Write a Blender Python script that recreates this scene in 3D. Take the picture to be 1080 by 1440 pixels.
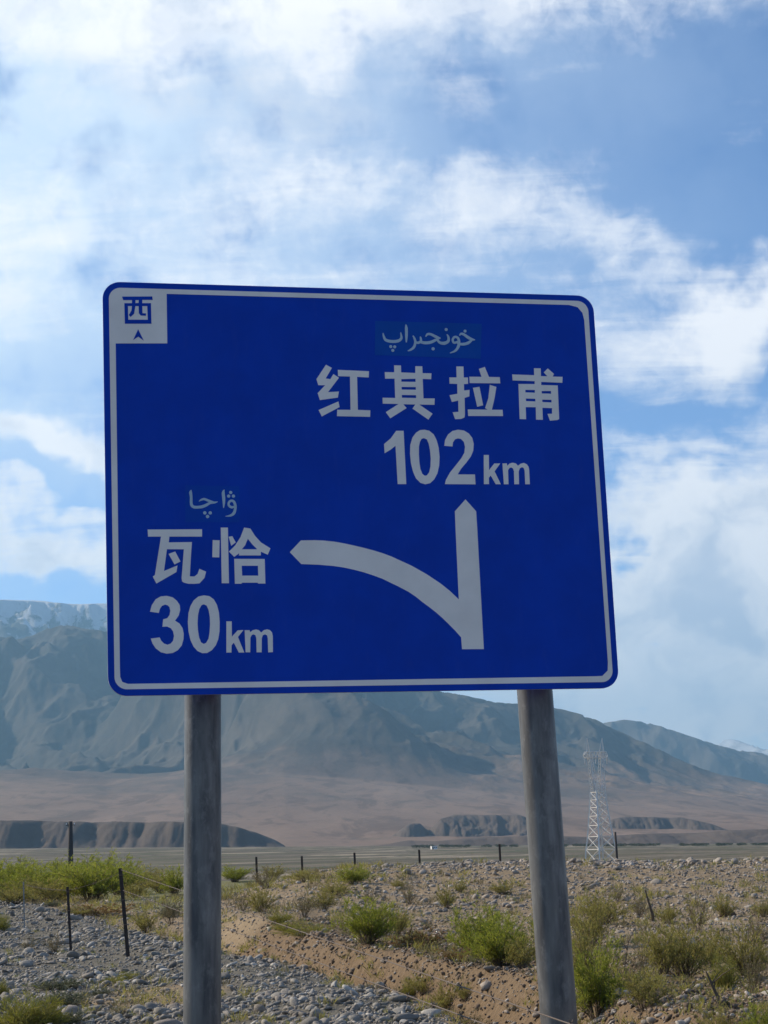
import bpy, math, random
import numpy as np
from mathutils import Vector, Matrix, Quaternion

S = bpy.context.scene
for _o in list(bpy.data.objects):
    bpy.data.objects.remove(_o)

# ------------------------------------------------------------------ camera
cam = bpy.data.cameras.new('camera')
cam.sensor_fit = 'HORIZONTAL'
cam.sensor_width = 36.0
cam.lens = 2500 / 1080 * 36
cam.clip_start = .1
cam.clip_end = 120000
CAM = bpy.data.objects.new('camera', cam)
S.collection.objects.link(CAM)
CAM.matrix_world = Matrix(((0.9993526, 0.0359767, 0.0, 0.0),
                           (0.0067112, -0.1864233, -0.9824466, 0.0),
                           (-0.0353452, 0.9818106, -0.1865440, 1.6),
                           (0, 0, 0, 1)))
S.camera = CAM
S.render.resolution_x, S.render.resolution_y = 768, 1024

# ------------------------------------------------------------------ exposure
S.view_settings.view_transform = 'Standard'
S.view_settings.look = 'None'
S.view_settings.exposure = 0.3
S.view_settings.gamma = 1.0
S.view_settings.use_curve_mapping = False

# ------------------------------------------------------------------ sun
SUN_AZ, SUN_EL = math.radians(-64), math.radians(31)      # clockwise from +Y
sun_dir = Vector((math.sin(SUN_AZ) * math.cos(SUN_EL), math.cos(SUN_AZ) * math.cos(SUN_EL), math.sin(SUN_EL)))
sl = bpy.data.lights.new('sun', 'SUN')
sl.energy = 5.0
sl.angle = math.radians(.53)
sl.color = (1.0, .87, .69)
so = bpy.data.objects.new('sun', sl)
S.collection.objects.link(so)
so.rotation_euler = sun_dir.to_track_quat('Z', 'Y').to_euler()

# ------------------------------------------------------------------ world: sky and clouds
W = bpy.data.worlds.new('World')
S.world = W
W.use_nodes = True
nt = W.node_tree
nt.nodes.clear()

class NG:
    """small helper for writing node graphs"""
    def __init__(s, nt): s.nt = nt
    def n(s, t, **k):
        nd = s.nt.nodes.new(t)
        for a, b in k.items(): setattr(nd, a, b)
        return nd
    def put(s, sock, v):
        if isinstance(v, bpy.types.NodeSocket): s.nt.links.new(v, sock)
        elif v is not None: sock.default_value = v
    def math(s, op, a, b=None, c=None, clamp=False):
        nd = s.n('ShaderNodeMath', operation=op, use_clamp=clamp)
        for i, v in enumerate((a, b, c)):
            if v is not None: s.put(nd.inputs[i], v)
        return nd.outputs[0]
    def vmath(s, op, a, b=None, out=0):
        nd = s.n('ShaderNodeVectorMath', operation=op)
        s.put(nd.inputs[0], a)
        if b is not None: s.put(nd.inputs['Scale'] if op == 'SCALE' else nd.inputs[1], b)
        return nd.outputs[out]
    def mapr(s, v, a, b, c=0., d=1., smooth=True):
        nd = s.n('ShaderNodeMapRange', interpolation_type='SMOOTHSTEP' if smooth else 'LINEAR')
        s.put(nd.inputs[0], v)
        for i, q in enumerate((a, b, c, d)): nd.inputs[i + 1].default_value = q
        return nd.outputs[0]
    def noise(s, vec, scale, detail=4, rough=.5, dist=0., out=0, lac=2.):
        nd = s.n('ShaderNodeTexNoise')
        if vec is not None: s.put(nd.inputs['Vector'], vec)
        nd.inputs['Scale'].default_value = scale; nd.inputs['Detail'].default_value = detail
        nd.inputs['Roughness'].default_value = rough; nd.inputs['Distortion'].default_value = dist
        nd.inputs['Lacunarity'].default_value = lac
        return nd.outputs[out]
    def mapping(s, vec, loc=(0, 0, 0), rot=(0, 0, 0), sc=(1, 1, 1), t='POINT'):
        nd = s.n('ShaderNodeMapping', vector_type=t)
        s.put(nd.inputs[0], vec)
        nd.inputs[1].default_value = loc; nd.inputs[2].default_value = rot; nd.inputs[3].default_value = sc
        return nd.outputs[0]
    def mix(s, fac, a, b, blend='MIX'):
        nd = s.n('ShaderNodeMix', data_type='RGBA', blend_type=blend)
        s.put(nd.inputs[0], fac)
        for i, v in ((6, a), (7, b)):
            if isinstance(v, tuple) and len(v) == 3: v = (*v, 1)
            s.put(nd.inputs[i], v)
        return nd.outputs[2]
    def ramp(s, fac, stops, interp='LINEAR'):
        nd = s.n('ShaderNodeValToRGB')
        nd.color_ramp.interpolation = interp
        el = nd.color_ramp.elements
        while len(el) < len(stops): el.new(.5)
        for e, (p, c) in zip(el, stops):
            e.position = p; e.color = (*c, 1) if len(c) == 3 else c
        s.put(nd.inputs[0], fac)
        return nd.outputs[0]
    def comb(s, x, y, z):
        nd = s.n('ShaderNodeCombineXYZ')
        for i, v in enumerate((x, y, z)): s.put(nd.inputs[i], v)
        return nd.outputs[0]
    def sep(s, v):
        nd = s.n('ShaderNodeSeparateXYZ'); s.put(nd.inputs[0], v)
        return nd.outputs

g = NG(nt)
tc = g.n('ShaderNodeTexCoord').outputs['Generated']
sx, sy, sz = g.sep(tc)
sky = g.n('ShaderNodeTexSky', sky_type='NISHITA')
sky.sun_disc = False
sky.sun_elevation = SUN_EL
sky.sun_rotation = SUN_AZ
sky.altitude = 3200
sky.air_density = 1.0
sky.dust_density = 1.2
sky.ozone_density = 1.5
SKY_STRENGTH = .125
# azimuth and elevation in degrees, used to lay the cloud banks out over the sky
az = g.math('MULTIPLY', g.math('ARCTAN2', sx, sy), 57.29578)
el = g.math('MULTIPLY', g.math('ARCSINE', sz), 57.29578)
ae = g.comb(az, el, 0.)
# cloud-layer coordinates (a plane overhead, seen in perspective)
zz = g.math('ADD', g.math('MAXIMUM', sz, 0.), .16)
cp = g.comb(g.math('DIVIDE', sx, zz), g.math('DIVIDE', sy, zz), 0.)
n_big = g.noise(cp, 1.6, 6, .55, .3)
n_fil = g.noise(g.mapping(cp, rot=(0, 0, .5), sc=(2.2, 6.5, 1)), 1.9, 9, .62, .5)
n_puff = g.noise(g.vmath('ADD', ae, g.vmath('SCALE', g.noise(ae, .35, 3, .5, 0, 1), 2.6)), .42, 9, .60, .15)
warp = g.vmath('ADD', ae, g.vmath('SCALE', g.vmath('SUBTRACT', g.noise(ae, .25, 4, .55, 0, 1), (.5, .5, .5)), 5.0))
BANKS = [(-8.2, 26.21, 10.74, 2.18, -0.035, 0.95), (2.61, 26.72, 9.76, 1.26, -0.035, 0.55), (-2.49, 21.47, 4.93, 1.72, 0.401, 0.35), (1.89, 22.11, 2.23, 1.15, -0.384, -0.35), (-4.45, 20.39, 5.63, 1.38, 0.14, 0.25), (-11.99, 17.64, 3.13, 4.59, -0.035, 0.28), (3.64, 23.12, 1.2, 0.83, -0.035, 0.55), (5.4, 24.1, 2.26, 0.57, 0.227, 0.3), (5.16, 20.05, 4.64, 1.03, -0.244, 0.42), (2.74, 19.51, 1.46, 1.15, -0.035, 0.2), (8.53, 20.47, 3.18, 1.38, -0.559, 0.35), (11.26, 16.23, 4.54, 1.72, 0.227, 0.8), (12.44, 16.79, 2.64, 1.38, -0.035, 0.4), (8.44, 19.14, 2.91, 1.15, -0.471, 0.2), (8.47, 23.1, 6.98, 2.75, -0.122, -0.55), (11.28, 19.56, 2.92, 1.38, -0.384, -0.4), (0.01, 23.6, 4.0, 1.38, -0.035, -0.15), (-10.84, 13.38, 3.3, 0.46, -0.122, 0.95), (-11.06, 10.38, 3.73, 0.83, -0.105, 1.0), (-9.71, 11.39, 1.87, 0.37, -0.105, 0.5), (-11.52, 15.43, 4.52, 1.26, -0.035, -0.7), (-11.07, 12.18, 3.99, 0.41, -0.105, -0.8), (-11.06, 8.81, 4.18, 0.69, -0.035, -0.8), (9.94, 13.86, 4.72, 0.34, 0.052, -0.3), (9.15, 12.45, 2.58, 0.69, -0.035, 0.5), (12.34, 12.55, 1.41, 0.5, 0.14, 0.55), (10.04, 12.05, 3.75, 0.28, 0.14, -0.35), (10.13, 10.12, 6.06, 1.49, 0.105, 1.45), (9.99, 8.09, 6.02, 1.72, -0.035, 1.4), (10.83, 7.25, 1.39, 0.32, -0.035, -0.35), (9.81, 5.51, 6.45, 2.06, -0.035, 1.4), (8.59, 3.94, 0.92, 0.41, -0.035, 0.5), (10.54, 3.24, 1.38, 0.32, -0.035, 0.5), (7.93, 4.03, 6.44, 1.61, -0.035, 0.8), (-4.73, 18.15, 4.83, 0.69, -0.035, 0.2), (8.04, 13.09, 3.06, 0.41, -0.035, -0.3)]
GREYS = [(-0.96, 23.63, 7.51, 1.15, -0.087, 0.8), (8.25, 9.1, 5.11, 0.37, 0.052, 0.3), (9.89, 6.63, 4.16, 0.32, -0.035, 0.25), (4.5, 25.34, 7.11, 0.69, -0.087, 0.3), (10.91, 14.69, 3.08, 0.64, 0.052, 0.35), (-8.94, 23.42, 7.5, 1.15, -0.035, 0.25)]
VEILS = [(-12.46, 20.27, 11.74, 7.57, -0.035, 0.75), (-1.63, 25.59, 12.72, 3.67, -0.035, 0.35), (4.11, 18.32, 7.97, 2.98, -0.035, 0.25), (9.71, 3.95, 9.2, 2.29, -0.035, 0.25), (-12.41, 10.05, 6.06, 3.67, -0.035, 0.1), (-23.46, 21.57, 12.33, 13.76, -0.035, 0.6)]
def bank_sum(rows, vec):
    """soft elliptical cloud banks: azimuth, elevation, half sizes (degrees), tilt, weight"""
    acc = None
    for a, e, ra, re, rot, w in rows:
        m = g.mapping(vec, loc=(a, e, 0), rot=(0, 0, rot), sc=(ra, re, 1), t='TEXTURE')
        d = g.vmath('LENGTH', m, out=1)
        v = g.mapr(d, 1.7, .15, 0., w)
        acc = v if acc is None else g.math('ADD', acc, v)
    return acc
banks = bank_sum(BANKS, warp)
veil = g.math('MINIMUM', g.math('MULTIPLY', bank_sum(VEILS, warp), g.mapr(n_big, .25, .75, .75, 1.15)), .9)
greyc = g.math('MINIMUM', bank_sum(GREYS, warp), 1.0)
# generic broken cloud cover over the whole sky, the banks add to it
cover = g.math('ADD', banks, -.08)
dens = g.math('ADD', g.math('MULTIPLY', g.math('SUBTRACT', n_big, .5), 1.0), g.math('MULTIPLY', g.math('SUBTRACT', n_fil, .5), 1.45))
dens = g.math('ADD', dens, g.math('MULTIPLY', g.math('SUBTRACT', n_puff, .5), 1.3))
dens = g.math('ADD', dens, cover)
n_det = g.noise(warp, 1.5, 7, .6, .6)
dens = g.math('ADD', dens, g.math('MULTIPLY', g.math('SUBTRACT', n_det, .5), .5))
alpha = g.math('MULTIPLY', g.mapr(dens, -.30, .95), .95)
# thin veil everywhere near the sun side
core = g.mapr(dens, .2, 1.15)
n_tone = g.noise(warp, .22, 6, .55, .2)
shade = g.math('MULTIPLY', g.mapr(n_tone, .42, .66), core)
shade = g.math('MAXIMUM', shade, greyc)
ccol = g.mix(shade, (.96, .96, .97), (.56, .63, .75))
skyc = g.vmath('MULTIPLY', g.vmath('SCALE', sky.outputs[0], SKY_STRENGTH), (.84, 1.0, 1.18))
skyc = g.mix(veil, skyc, (.66, .79, .93))
full = g.mix(alpha, skyc, ccol)
bg = g.n('ShaderNodeBackground')
g.put(bg.inputs[0], full)
bg.inputs[1].default_value = 1.0
wo = g.n('ShaderNodeOutputWorld')
nt.links.new(bg.outputs[0], wo.inputs[0])
# ------------------------------------------------------------------ noise and terrain
def _hash(ix, iy, seed):
    h = (ix.astype(np.int64) * 374761393 + iy.astype(np.int64) * 668265263 + seed * 1442695041) & 0xFFFFFFFF
    h = ((h ^ (h >> 13)) * 1274126177) & 0xFFFFFFFF
    h = (h ^ (h >> 16)) & 0xFFFFFFFF
    return h / 4294967295.0

def vnoise(x, y, seed=0):
    ix = np.floor(x); iy = np.floor(y)
    fx = x - ix; fy = y - iy
    fx = fx * fx * fx * (fx * (fx * 6 - 15) + 10); fy = fy * fy * fy * (fy * (fy * 6 - 15) + 10)
    a = _hash(ix, iy, seed); b = _hash(ix + 1, iy, seed)
    c = _hash(ix, iy + 1, seed); d = _hash(ix + 1, iy + 1, seed)
    return (a + (b - a) * fx) * (1 - fy) + (c + (d - c) * fx) * fy

def fbm(x, y, octs=4, seed=0, gain=.5):
    s = 0; a = 1.; t = 0
    for i in range(octs):
        s = s + a * vnoise(x, y, seed + i * 17); t += a
        x, y = x * 1.62 + y * 1.18 + 3.1, y * 1.62 - x * 1.18 + 7.7
        a *= gain
    return s / t

def ridged(x, y, octs=6, seed=0, gain=.5):
    s = 0; a = 1.; t = 0
    for i in range(octs):
        s = s + a * (1 - np.abs(2 * vnoise(x, y, seed + i * 31) - 1)); t += a
        x, y = x * 1.66 + y * 1.12 + 1.7, y * 1.66 - x * 1.12 + 9.2
        a *= gain
    return s / t

def sst(a, b, x):
    t = np.clip((x - a) / (b - a), 0, 1)
    return t * t * (3 - 2 * t)

NEAR_Y = [2, 12, 15.6, 20.7, 27.4, 32.6, 46, 67, 90]
NEAR_X = [3.6, 1.45, .69, -.31, -2.0, -3.7, -7.4, -14.5, -22.]
FAR_Y = [2, 12, 20.2, 25.2, 41, 60, 90]
FAR_X = [5.2, 3.0, 1.2, -.22, -3.6, -8.5, -16]

def ground_z(x, y):
    x = np.asarray(x, float); y = np.asarray(y, float)
    r = np.hypot(x, y)
    wob = .35 * (fbm(y / 2.3, x * 0 + 5, 3, 7) - .5)
    N = np.interp(y, NEAR_Y, NEAR_X) + wob
    F = np.interp(y, FAR_Y, FAR_X) + .5 * (fbm(y / 1.7, x * 0 + 9, 3, 9) - .5)
    t = (x - N) / np.maximum(F - N, .5)
    on = 1 - sst(36, 46, y)
    depth = -.42 * sst(0, .42, t) + .66 * sst(.55, 1.0, t) - .16 * sst(1.0, 3.2, t)
    z = on * depth
    # rubble bank heaped on the near side of the ditch
    z = z + .10 * np.exp(-((x - N + .9) / .9) ** 2) * (y > 5)
    # long rubble berm across the right
    top = 1.02 - .25 * sst(2, 12, x)
    wx = sst(-7, -1, x)
    z = z + wx * top * sst(31, 58, y) * (1 - .0 * y)
    z = z + (1 - wx) * .25 * sst(40, 60, y)
    back = 34 * (1 - sst(-5, 0, x))
    fall = sst(63 + 2 * (fbm(x / 5, y * 0, 2, 3) - .5), 86, y - back)
    z = z - fall * (1.6 + .8 * wx)
    z = z - 2.2 * sst(110, 320, r) * (y > 0) + sst(350, 1900, r) * (8.5 - .9 * np.clip(np.degrees(np.arctan2(x, np.maximum(y, 1))), -16, 16)) * (y > 0)
    z = z + .14 * (fbm(x / 1.9, y / 1.9, 4, 11) - .5) + .5 * (fbm(x / 30, y / 30, 3, 12) - .5) * sst(70, 120, r)
    z = z + .16 * (fbm(x / .8, y / 1.3, 3, 21) - .5) * wx * sst(36, 50, y) * (1 - fall)
    z = z + .11 * (ridged(x / .55, y / .9, 3, 33) - .5) * on * sst(0, .5, t) * (1 - sst(1.3, 4, t))
    return z
SHAPES = {
 'hong': [[[-0.1835, 0.6854], [-0.1508, 0.6673], [-0.188, 0.6058], [-0.1615, 0.6029], [-0.1437, 0.6326], [-0.1127, 0.6117], [-0.1775, 0.5278], [-0.1164, 0.5324], [-0.1236, 0.4976], [-0.2247, 0.4816], [-0.2359, 0.521], [-0.1927, 0.567], [-0.231, 0.5669], [-0.2398, 0.6014]], [[-0.1211, 0.4756], [-0.1157, 0.4435], [-0.2173, 0.3885], [-0.2343, 0.4247]], [[-0.1177, 0.657], [0.0584, 0.6528], [0.0559, 0.6168], [-0.0103, 0.6189], [-0.0134, 0.4289], [0.0569, 0.4276], [0.0544, 0.3902], [-0.1326, 0.3915], [-0.1296, 0.428], [-0.0545, 0.4285], [-0.0505, 0.6198], [-0.1174, 0.6209]]],
 'qi': [[[0.2037, 0.6903], [0.2428, 0.6901], [0.242, 0.6498], [0.3236, 0.648], [0.3254, 0.6877], [0.3654, 0.6879], [0.3652, 0.6478], [0.4165, 0.6482], [0.4131, 0.6136], [0.3643, 0.6144], [0.3634, 0.5016], [0.4282, 0.502], [0.4247, 0.4653], [0.3378, 0.4652], [0.4113, 0.4137], [0.3858, 0.3791], [0.2977, 0.4416], [0.3151, 0.4655], [0.2463, 0.4657], [0.2639, 0.4435], [0.1683, 0.3834], [0.1446, 0.4188], [0.2192, 0.4667], [0.1292, 0.4672], [0.1296, 0.5013], [0.2015, 0.5009], [0.203, 0.6129], [0.1488, 0.6118], [0.1484, 0.6496], [0.2026, 0.6497]], [[0.2416, 0.6109], [0.3227, 0.6146], [0.3225, 0.5963], [0.2409, 0.5958]], [[0.2406, 0.5656], [0.3222, 0.5664], [0.3225, 0.5506], [0.2409, 0.5502]], [[0.2402, 0.5193], [0.3217, 0.5191], [0.3216, 0.5026], [0.2402, 0.5032]]],
 'la': [[[0.5629, 0.6911], [0.6044, 0.692], [0.6027, 0.6271], [0.6269, 0.6282], [0.626, 0.5908], [0.6017, 0.589], [0.6004, 0.5516], [0.6324, 0.5556], [0.6296, 0.5176], [0.6016, 0.5085], [0.5982, 0.4104], [0.5949, 0.3949], [0.5746, 0.386], [0.5402, 0.3838], [0.5279, 0.4237], [0.5613, 0.427], [0.5636, 0.4923], [0.5265, 0.4831], [0.5148, 0.5225], [0.5609, 0.5319], [0.5628, 0.5889], [0.5182, 0.5898], [0.519, 0.6261], [0.5613, 0.6269]], [[0.6937, 0.68], [0.729, 0.6922], [0.7501, 0.6335], [0.8134, 0.6337], [0.8147, 0.5972], [0.6355, 0.5955], [0.6358, 0.6326], [0.7067, 0.6333]], [[0.653, 0.5681], [0.6914, 0.5747], [0.7069, 0.4672], [0.6719, 0.458]], [[0.7527, 0.5873], [0.7902, 0.5759], [0.7761, 0.5098], [0.7567, 0.4421], [0.8191, 0.4424], [0.8198, 0.4062], [0.6167, 0.4038], [0.616, 0.4416], [0.7325, 0.4424], [0.7174, 0.4508], [0.7397, 0.5092]]],
 'pu': [[[1.0189, 0.6903], [1.0586, 0.6905], [1.0575, 0.6445], [1.0952, 0.6446], [1.0755, 0.667], [1.1006, 0.691], [1.136, 0.6595], [1.1268, 0.6431], [1.1858, 0.6429], [1.1821, 0.6078], [1.0568, 0.6106], [1.0557, 0.5921], [1.1535, 0.5915], [1.1496, 0.3945], [1.1404, 0.3881], [1.0945, 0.3833], [1.0823, 0.423], [1.1094, 0.4244], [1.1114, 0.4571], [1.0543, 0.4583], [1.0527, 0.3878], [1.0125, 0.3883], [1.0153, 0.4611], [0.9559, 0.4609], [0.954, 0.3899], [0.9161, 0.3903], [0.9213, 0.5958], [1.0173, 0.5969], [1.0184, 0.6144], [0.8883, 0.616], [0.8876, 0.6509], [1.0174, 0.6493]], [[0.9602, 0.5617], [1.0162, 0.562], [1.0153, 0.546], [0.9593, 0.547]], [[1.0555, 0.5565], [1.1108, 0.5582], [1.1116, 0.5418], [1.0561, 0.5425]], [[0.9596, 0.5112], [1.0148, 0.5105], [1.0156, 0.4948], [0.9604, 0.4956]], [[1.0559, 0.5059], [1.111, 0.5058], [1.1111, 0.4905], [1.0564, 0.492]]],
 'wa': [[[-1.1798, -0.2473], [-0.8904, -0.2453], [-0.8913, -0.2855], [-1.0653, -0.2855], [-1.069, -0.3169], [-0.9457, -0.3152], [-0.9501, -0.3599], [-0.9609, -0.5004], [-0.9371, -0.5016], [-0.9193, -0.4882], [-0.9089, -0.4598], [-0.8735, -0.4759], [-0.883, -0.5097], [-0.9099, -0.5386], [-0.9379, -0.5413], [-0.9693, -0.5404], [-0.9936, -0.5339], [-1.0022, -0.5268], [-1.0043, -0.5091], [-0.9896, -0.3544], [-1.0794, -0.3536], [-1.097, -0.4715], [-1.0251, -0.4416], [-1.031, -0.477], [-1.138, -0.5384], [-1.1565, -0.5012], [-1.1453, -0.4925], [-1.1097, -0.2855], [-1.1783, -0.2855]], [[-1.0711, -0.3792], [-1.036, -0.3661], [-1.009, -0.4203], [-1.0407, -0.4362]]],
 'qia': [[[-0.8345, -0.3045], [-0.7975, -0.3056], [-0.8014, -0.3988], [-0.8387, -0.3976]], [[-0.7898, -0.2362], [-0.7515, -0.2361], [-0.7528, -0.5388], [-0.7915, -0.5386]], [[-0.7485, -0.2865], [-0.7289, -0.2829], [-0.7109, -0.3171], [-0.7355, -0.3358]], [[-0.6637, -0.236], [-0.63, -0.2414], [-0.6061, -0.2811], [-0.5749, -0.3172], [-0.524, -0.3497], [-0.5393, -0.385], [-0.5763, -0.3677], [-0.5776, -0.3885], [-0.696, -0.3883], [-0.694, -0.3764], [-0.721, -0.3961], [-0.7487, -0.3674], [-0.7142, -0.3333], [-0.6846, -0.2883]], [[-0.645, -0.2974], [-0.6216, -0.328], [-0.5956, -0.355], [-0.6792, -0.3549], [-0.6609, -0.3334]], [[-0.7213, -0.4068], [-0.5568, -0.408], [-0.557, -0.5417], [-0.5954, -0.5415], [-0.5988, -0.5368], [-0.6803, -0.5364], [-0.6875, -0.542], [-0.7211, -0.5419]], [[-0.6822, -0.4446], [-0.5945, -0.4449], [-0.5942, -0.4986], [-0.6811, -0.4982]]],
 'three': [[[-1.174, -0.6884], [-1.1643, -0.654], [-1.1431, -0.6225], [-1.1159, -0.6071], [-1.0846, -0.6048], [-1.0535, -0.6127], [-1.031, -0.6318], [-1.0168, -0.6552], [-1.0152, -0.6805], [-1.0232, -0.71], [-1.0432, -0.7372], [-1.0206, -0.7521], [-1.0044, -0.7775], [-0.9988, -0.807], [-1.0006, -0.8363], [-1.0103, -0.8697], [-1.0315, -0.8945], [-1.0587, -0.9088], [-1.0898, -0.9117], [-1.1206, -0.9037], [-1.1471, -0.8825], [-1.1633, -0.8573], [-1.1719, -0.8309], [-1.1256, -0.8252], [-1.1176, -0.8432], [-1.1034, -0.858], [-1.0849, -0.8646], [-1.0682, -0.8585], [-1.0555, -0.844], [-1.0501, -0.819], [-1.0546, -0.7937], [-1.0668, -0.7768], [-1.0853, -0.7682], [-1.1102, -0.7688], [-1.1054, -0.7294], [-1.0846, -0.7241], [-1.0718, -0.7074], [-1.0673, -0.6843], [-1.0711, -0.6653], [-1.0813, -0.6547], [-1.0946, -0.6512], [-1.1113, -0.6586], [-1.1224, -0.6745], [-1.1277, -0.6955]]],
 'zero': [[[-0.8881, -0.6033], [-0.8588, -0.6077], [-0.836, -0.6249], [-0.8198, -0.6547], [-0.8102, -0.6951], [-0.8072, -0.7459], [-0.8092, -0.7966], [-0.8169, -0.8386], [-0.831, -0.8721], [-0.8525, -0.897], [-0.8779, -0.9113], [-0.9029, -0.9118], [-0.9277, -0.9001], [-0.9481, -0.8768], [-0.964, -0.841], [-0.9735, -0.7947], [-0.9759, -0.7442], [-0.9717, -0.6978], [-0.9605, -0.6599], [-0.9432, -0.6304], [-0.9176, -0.6094]], [[-0.8891, -0.6512], [-0.8746, -0.6585], [-0.8646, -0.6819], [-0.8591, -0.72], [-0.8587, -0.758], [-0.8621, -0.8002], [-0.8679, -0.8338], [-0.8809, -0.8567], [-0.8944, -0.8628], [-0.908, -0.8543], [-0.9179, -0.8289], [-0.9234, -0.791], [-0.9247, -0.7531], [-0.9218, -0.711], [-0.914, -0.6772], [-0.9018, -0.6562]]],
 'k1': [[[-0.7714, -0.7436], [-0.743, -0.7439], [-0.7443, -0.8263], [-0.7126, -0.7928], [-0.6815, -0.7913], [-0.7119, -0.8283], [-0.6802, -0.9116], [-0.7092, -0.9112], [-0.7347, -0.8581], [-0.7467, -0.8721], [-0.7486, -0.9106], [-0.7754, -0.9102]]],
 'm1': [[[-0.6752, -0.7923], [-0.6486, -0.7926], [-0.6463, -0.8037], [-0.6318, -0.7928], [-0.6142, -0.7888], [-0.5984, -0.7931], [-0.5876, -0.806], [-0.573, -0.7934], [-0.5553, -0.7889], [-0.5395, -0.7938], [-0.5293, -0.8051], [-0.5254, -0.8242], [-0.527, -0.9115], [-0.5525, -0.9121], [-0.5526, -0.8366], [-0.5562, -0.8207], [-0.5672, -0.8158], [-0.5785, -0.8204], [-0.5847, -0.8362], [-0.5874, -0.9116], [-0.6144, -0.9112], [-0.6139, -0.8358], [-0.6182, -0.8199], [-0.6276, -0.815], [-0.6372, -0.8181], [-0.6455, -0.8323], [-0.6485, -0.9107], [-0.6729, -0.9104]]],
 'one': [[[0.1989, 0.3126], [0.2411, 0.3131], [0.2425, 0.0096], [0.1939, 0.0093], [0.1912, 0.2267], [0.1605, 0.2028], [0.1278, 0.1839], [0.1267, 0.2361], [0.1661, 0.2687]]],
 'zero2': [[[0.3599, 0.3209], [0.3879, 0.3151], [0.4124, 0.2944], [0.4277, 0.2606], [0.4369, 0.2182], [0.4395, 0.1673], [0.4347, 0.1165], [0.4223, 0.0714], [0.4026, 0.0375], [0.3791, 0.0161], [0.3506, 0.0092], [0.3229, 0.0174], [0.2989, 0.0424], [0.2839, 0.0815], [0.2747, 0.1263], [0.2717, 0.1826], [0.2757, 0.2333], [0.29, 0.2759], [0.311, 0.3027], [0.3343, 0.3178]], [[0.3547, 0.2727], [0.3714, 0.2655], [0.3814, 0.2402], [0.3869, 0.2007], [0.3886, 0.1556], [0.3848, 0.1105], [0.3752, 0.0766], [0.3615, 0.0597], [0.3501, 0.0579], [0.3366, 0.0679], [0.3266, 0.0959], [0.3227, 0.1324], [0.322, 0.1774], [0.3242, 0.2226], [0.3311, 0.2509], [0.3415, 0.268]]],
 'two': [[[0.4698, 0.2299], [0.4761, 0.264], [0.4947, 0.2954], [0.5213, 0.3157], [0.5531, 0.3235], [0.5871, 0.3194], [0.6148, 0.3027], [0.6334, 0.2773], [0.6402, 0.2432], [0.6352, 0.2033], [0.6191, 0.1691], [0.5916, 0.1349], [0.5584, 0.0979], [0.5386, 0.0667], [0.6375, 0.0674], [0.6379, 0.011], [0.4622, 0.011], [0.4691, 0.0352], [0.495, 0.0776], [0.5312, 0.1202], [0.5645, 0.1601], [0.5832, 0.1914], [0.589, 0.2256], [0.5836, 0.2539], [0.5674, 0.2708], [0.5505, 0.2734], [0.5331, 0.2675], [0.5208, 0.2503], [0.5168, 0.2264]]],
 'k2': [[[0.6946, 0.1797], [0.7241, 0.18], [0.7206, 0.0924], [0.753, 0.1312], [0.7874, 0.1315], [0.7522, 0.0859], [0.7841, 0.0124], [0.7549, 0.0122], [0.7285, 0.0619], [0.7168, 0.0483], [0.7162, 0.0127], [0.6864, 0.0125]]],
 'm2': [[[0.8005, 0.1316], [0.8254, 0.1332], [0.8281, 0.1189], [0.8426, 0.132], [0.8602, 0.1369], [0.8789, 0.1323], [0.8902, 0.1194], [0.9065, 0.1315], [0.9259, 0.1361], [0.9427, 0.1284], [0.9522, 0.1131], [0.9539, 0.0961], [0.9531, 0.0135], [0.9261, 0.0134], [0.9274, 0.0924], [0.9224, 0.1078], [0.9122, 0.1111], [0.8997, 0.1041], [0.8924, 0.0853], [0.8901, 0.0131], [0.8625, 0.013], [0.8649, 0.0885], [0.86, 0.1038], [0.8516, 0.1089], [0.8412, 0.1071], [0.8307, 0.0933], [0.8288, 0.0127], [0.8019, 0.0126]]],
 'xi': [[[-1.3001, 1.0468], [-1.1358, 1.0527], [-1.1338, 1.0329], [-1.1905, 1.0312], [-1.1908, 1.0125], [-1.1436, 1.0139], [-1.1425, 0.8966], [-1.2863, 0.8927], [-1.2878, 1.0096], [-1.2465, 1.0108], [-1.2462, 1.0283], [-1.2933, 1.0269]], [[-1.2271, 1.0289], [-1.21, 1.0294], [-1.2108, 1.0134], [-1.2274, 1.0114]], [[-1.2686, 0.9937], [-1.2467, 0.9943], [-1.2499, 0.9687], [-1.2644, 0.9428], [-1.2546, 0.9319], [-1.2358, 0.9511], [-1.2281, 0.9948], [-1.211, 0.9953], [-1.2101, 0.9548], [-1.2003, 0.9415], [-1.1718, 0.9414], [-1.171, 0.9544], [-1.1902, 0.9553], [-1.191, 0.9959], [-1.1639, 0.9967], [-1.1621, 0.9186], [-1.2676, 0.9157]]],
 'pointer': [[[-1.2151, 0.8632], [-1.1858, 0.7997], [-1.2148, 0.8214], [-1.2426, 0.8013]]],
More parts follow.
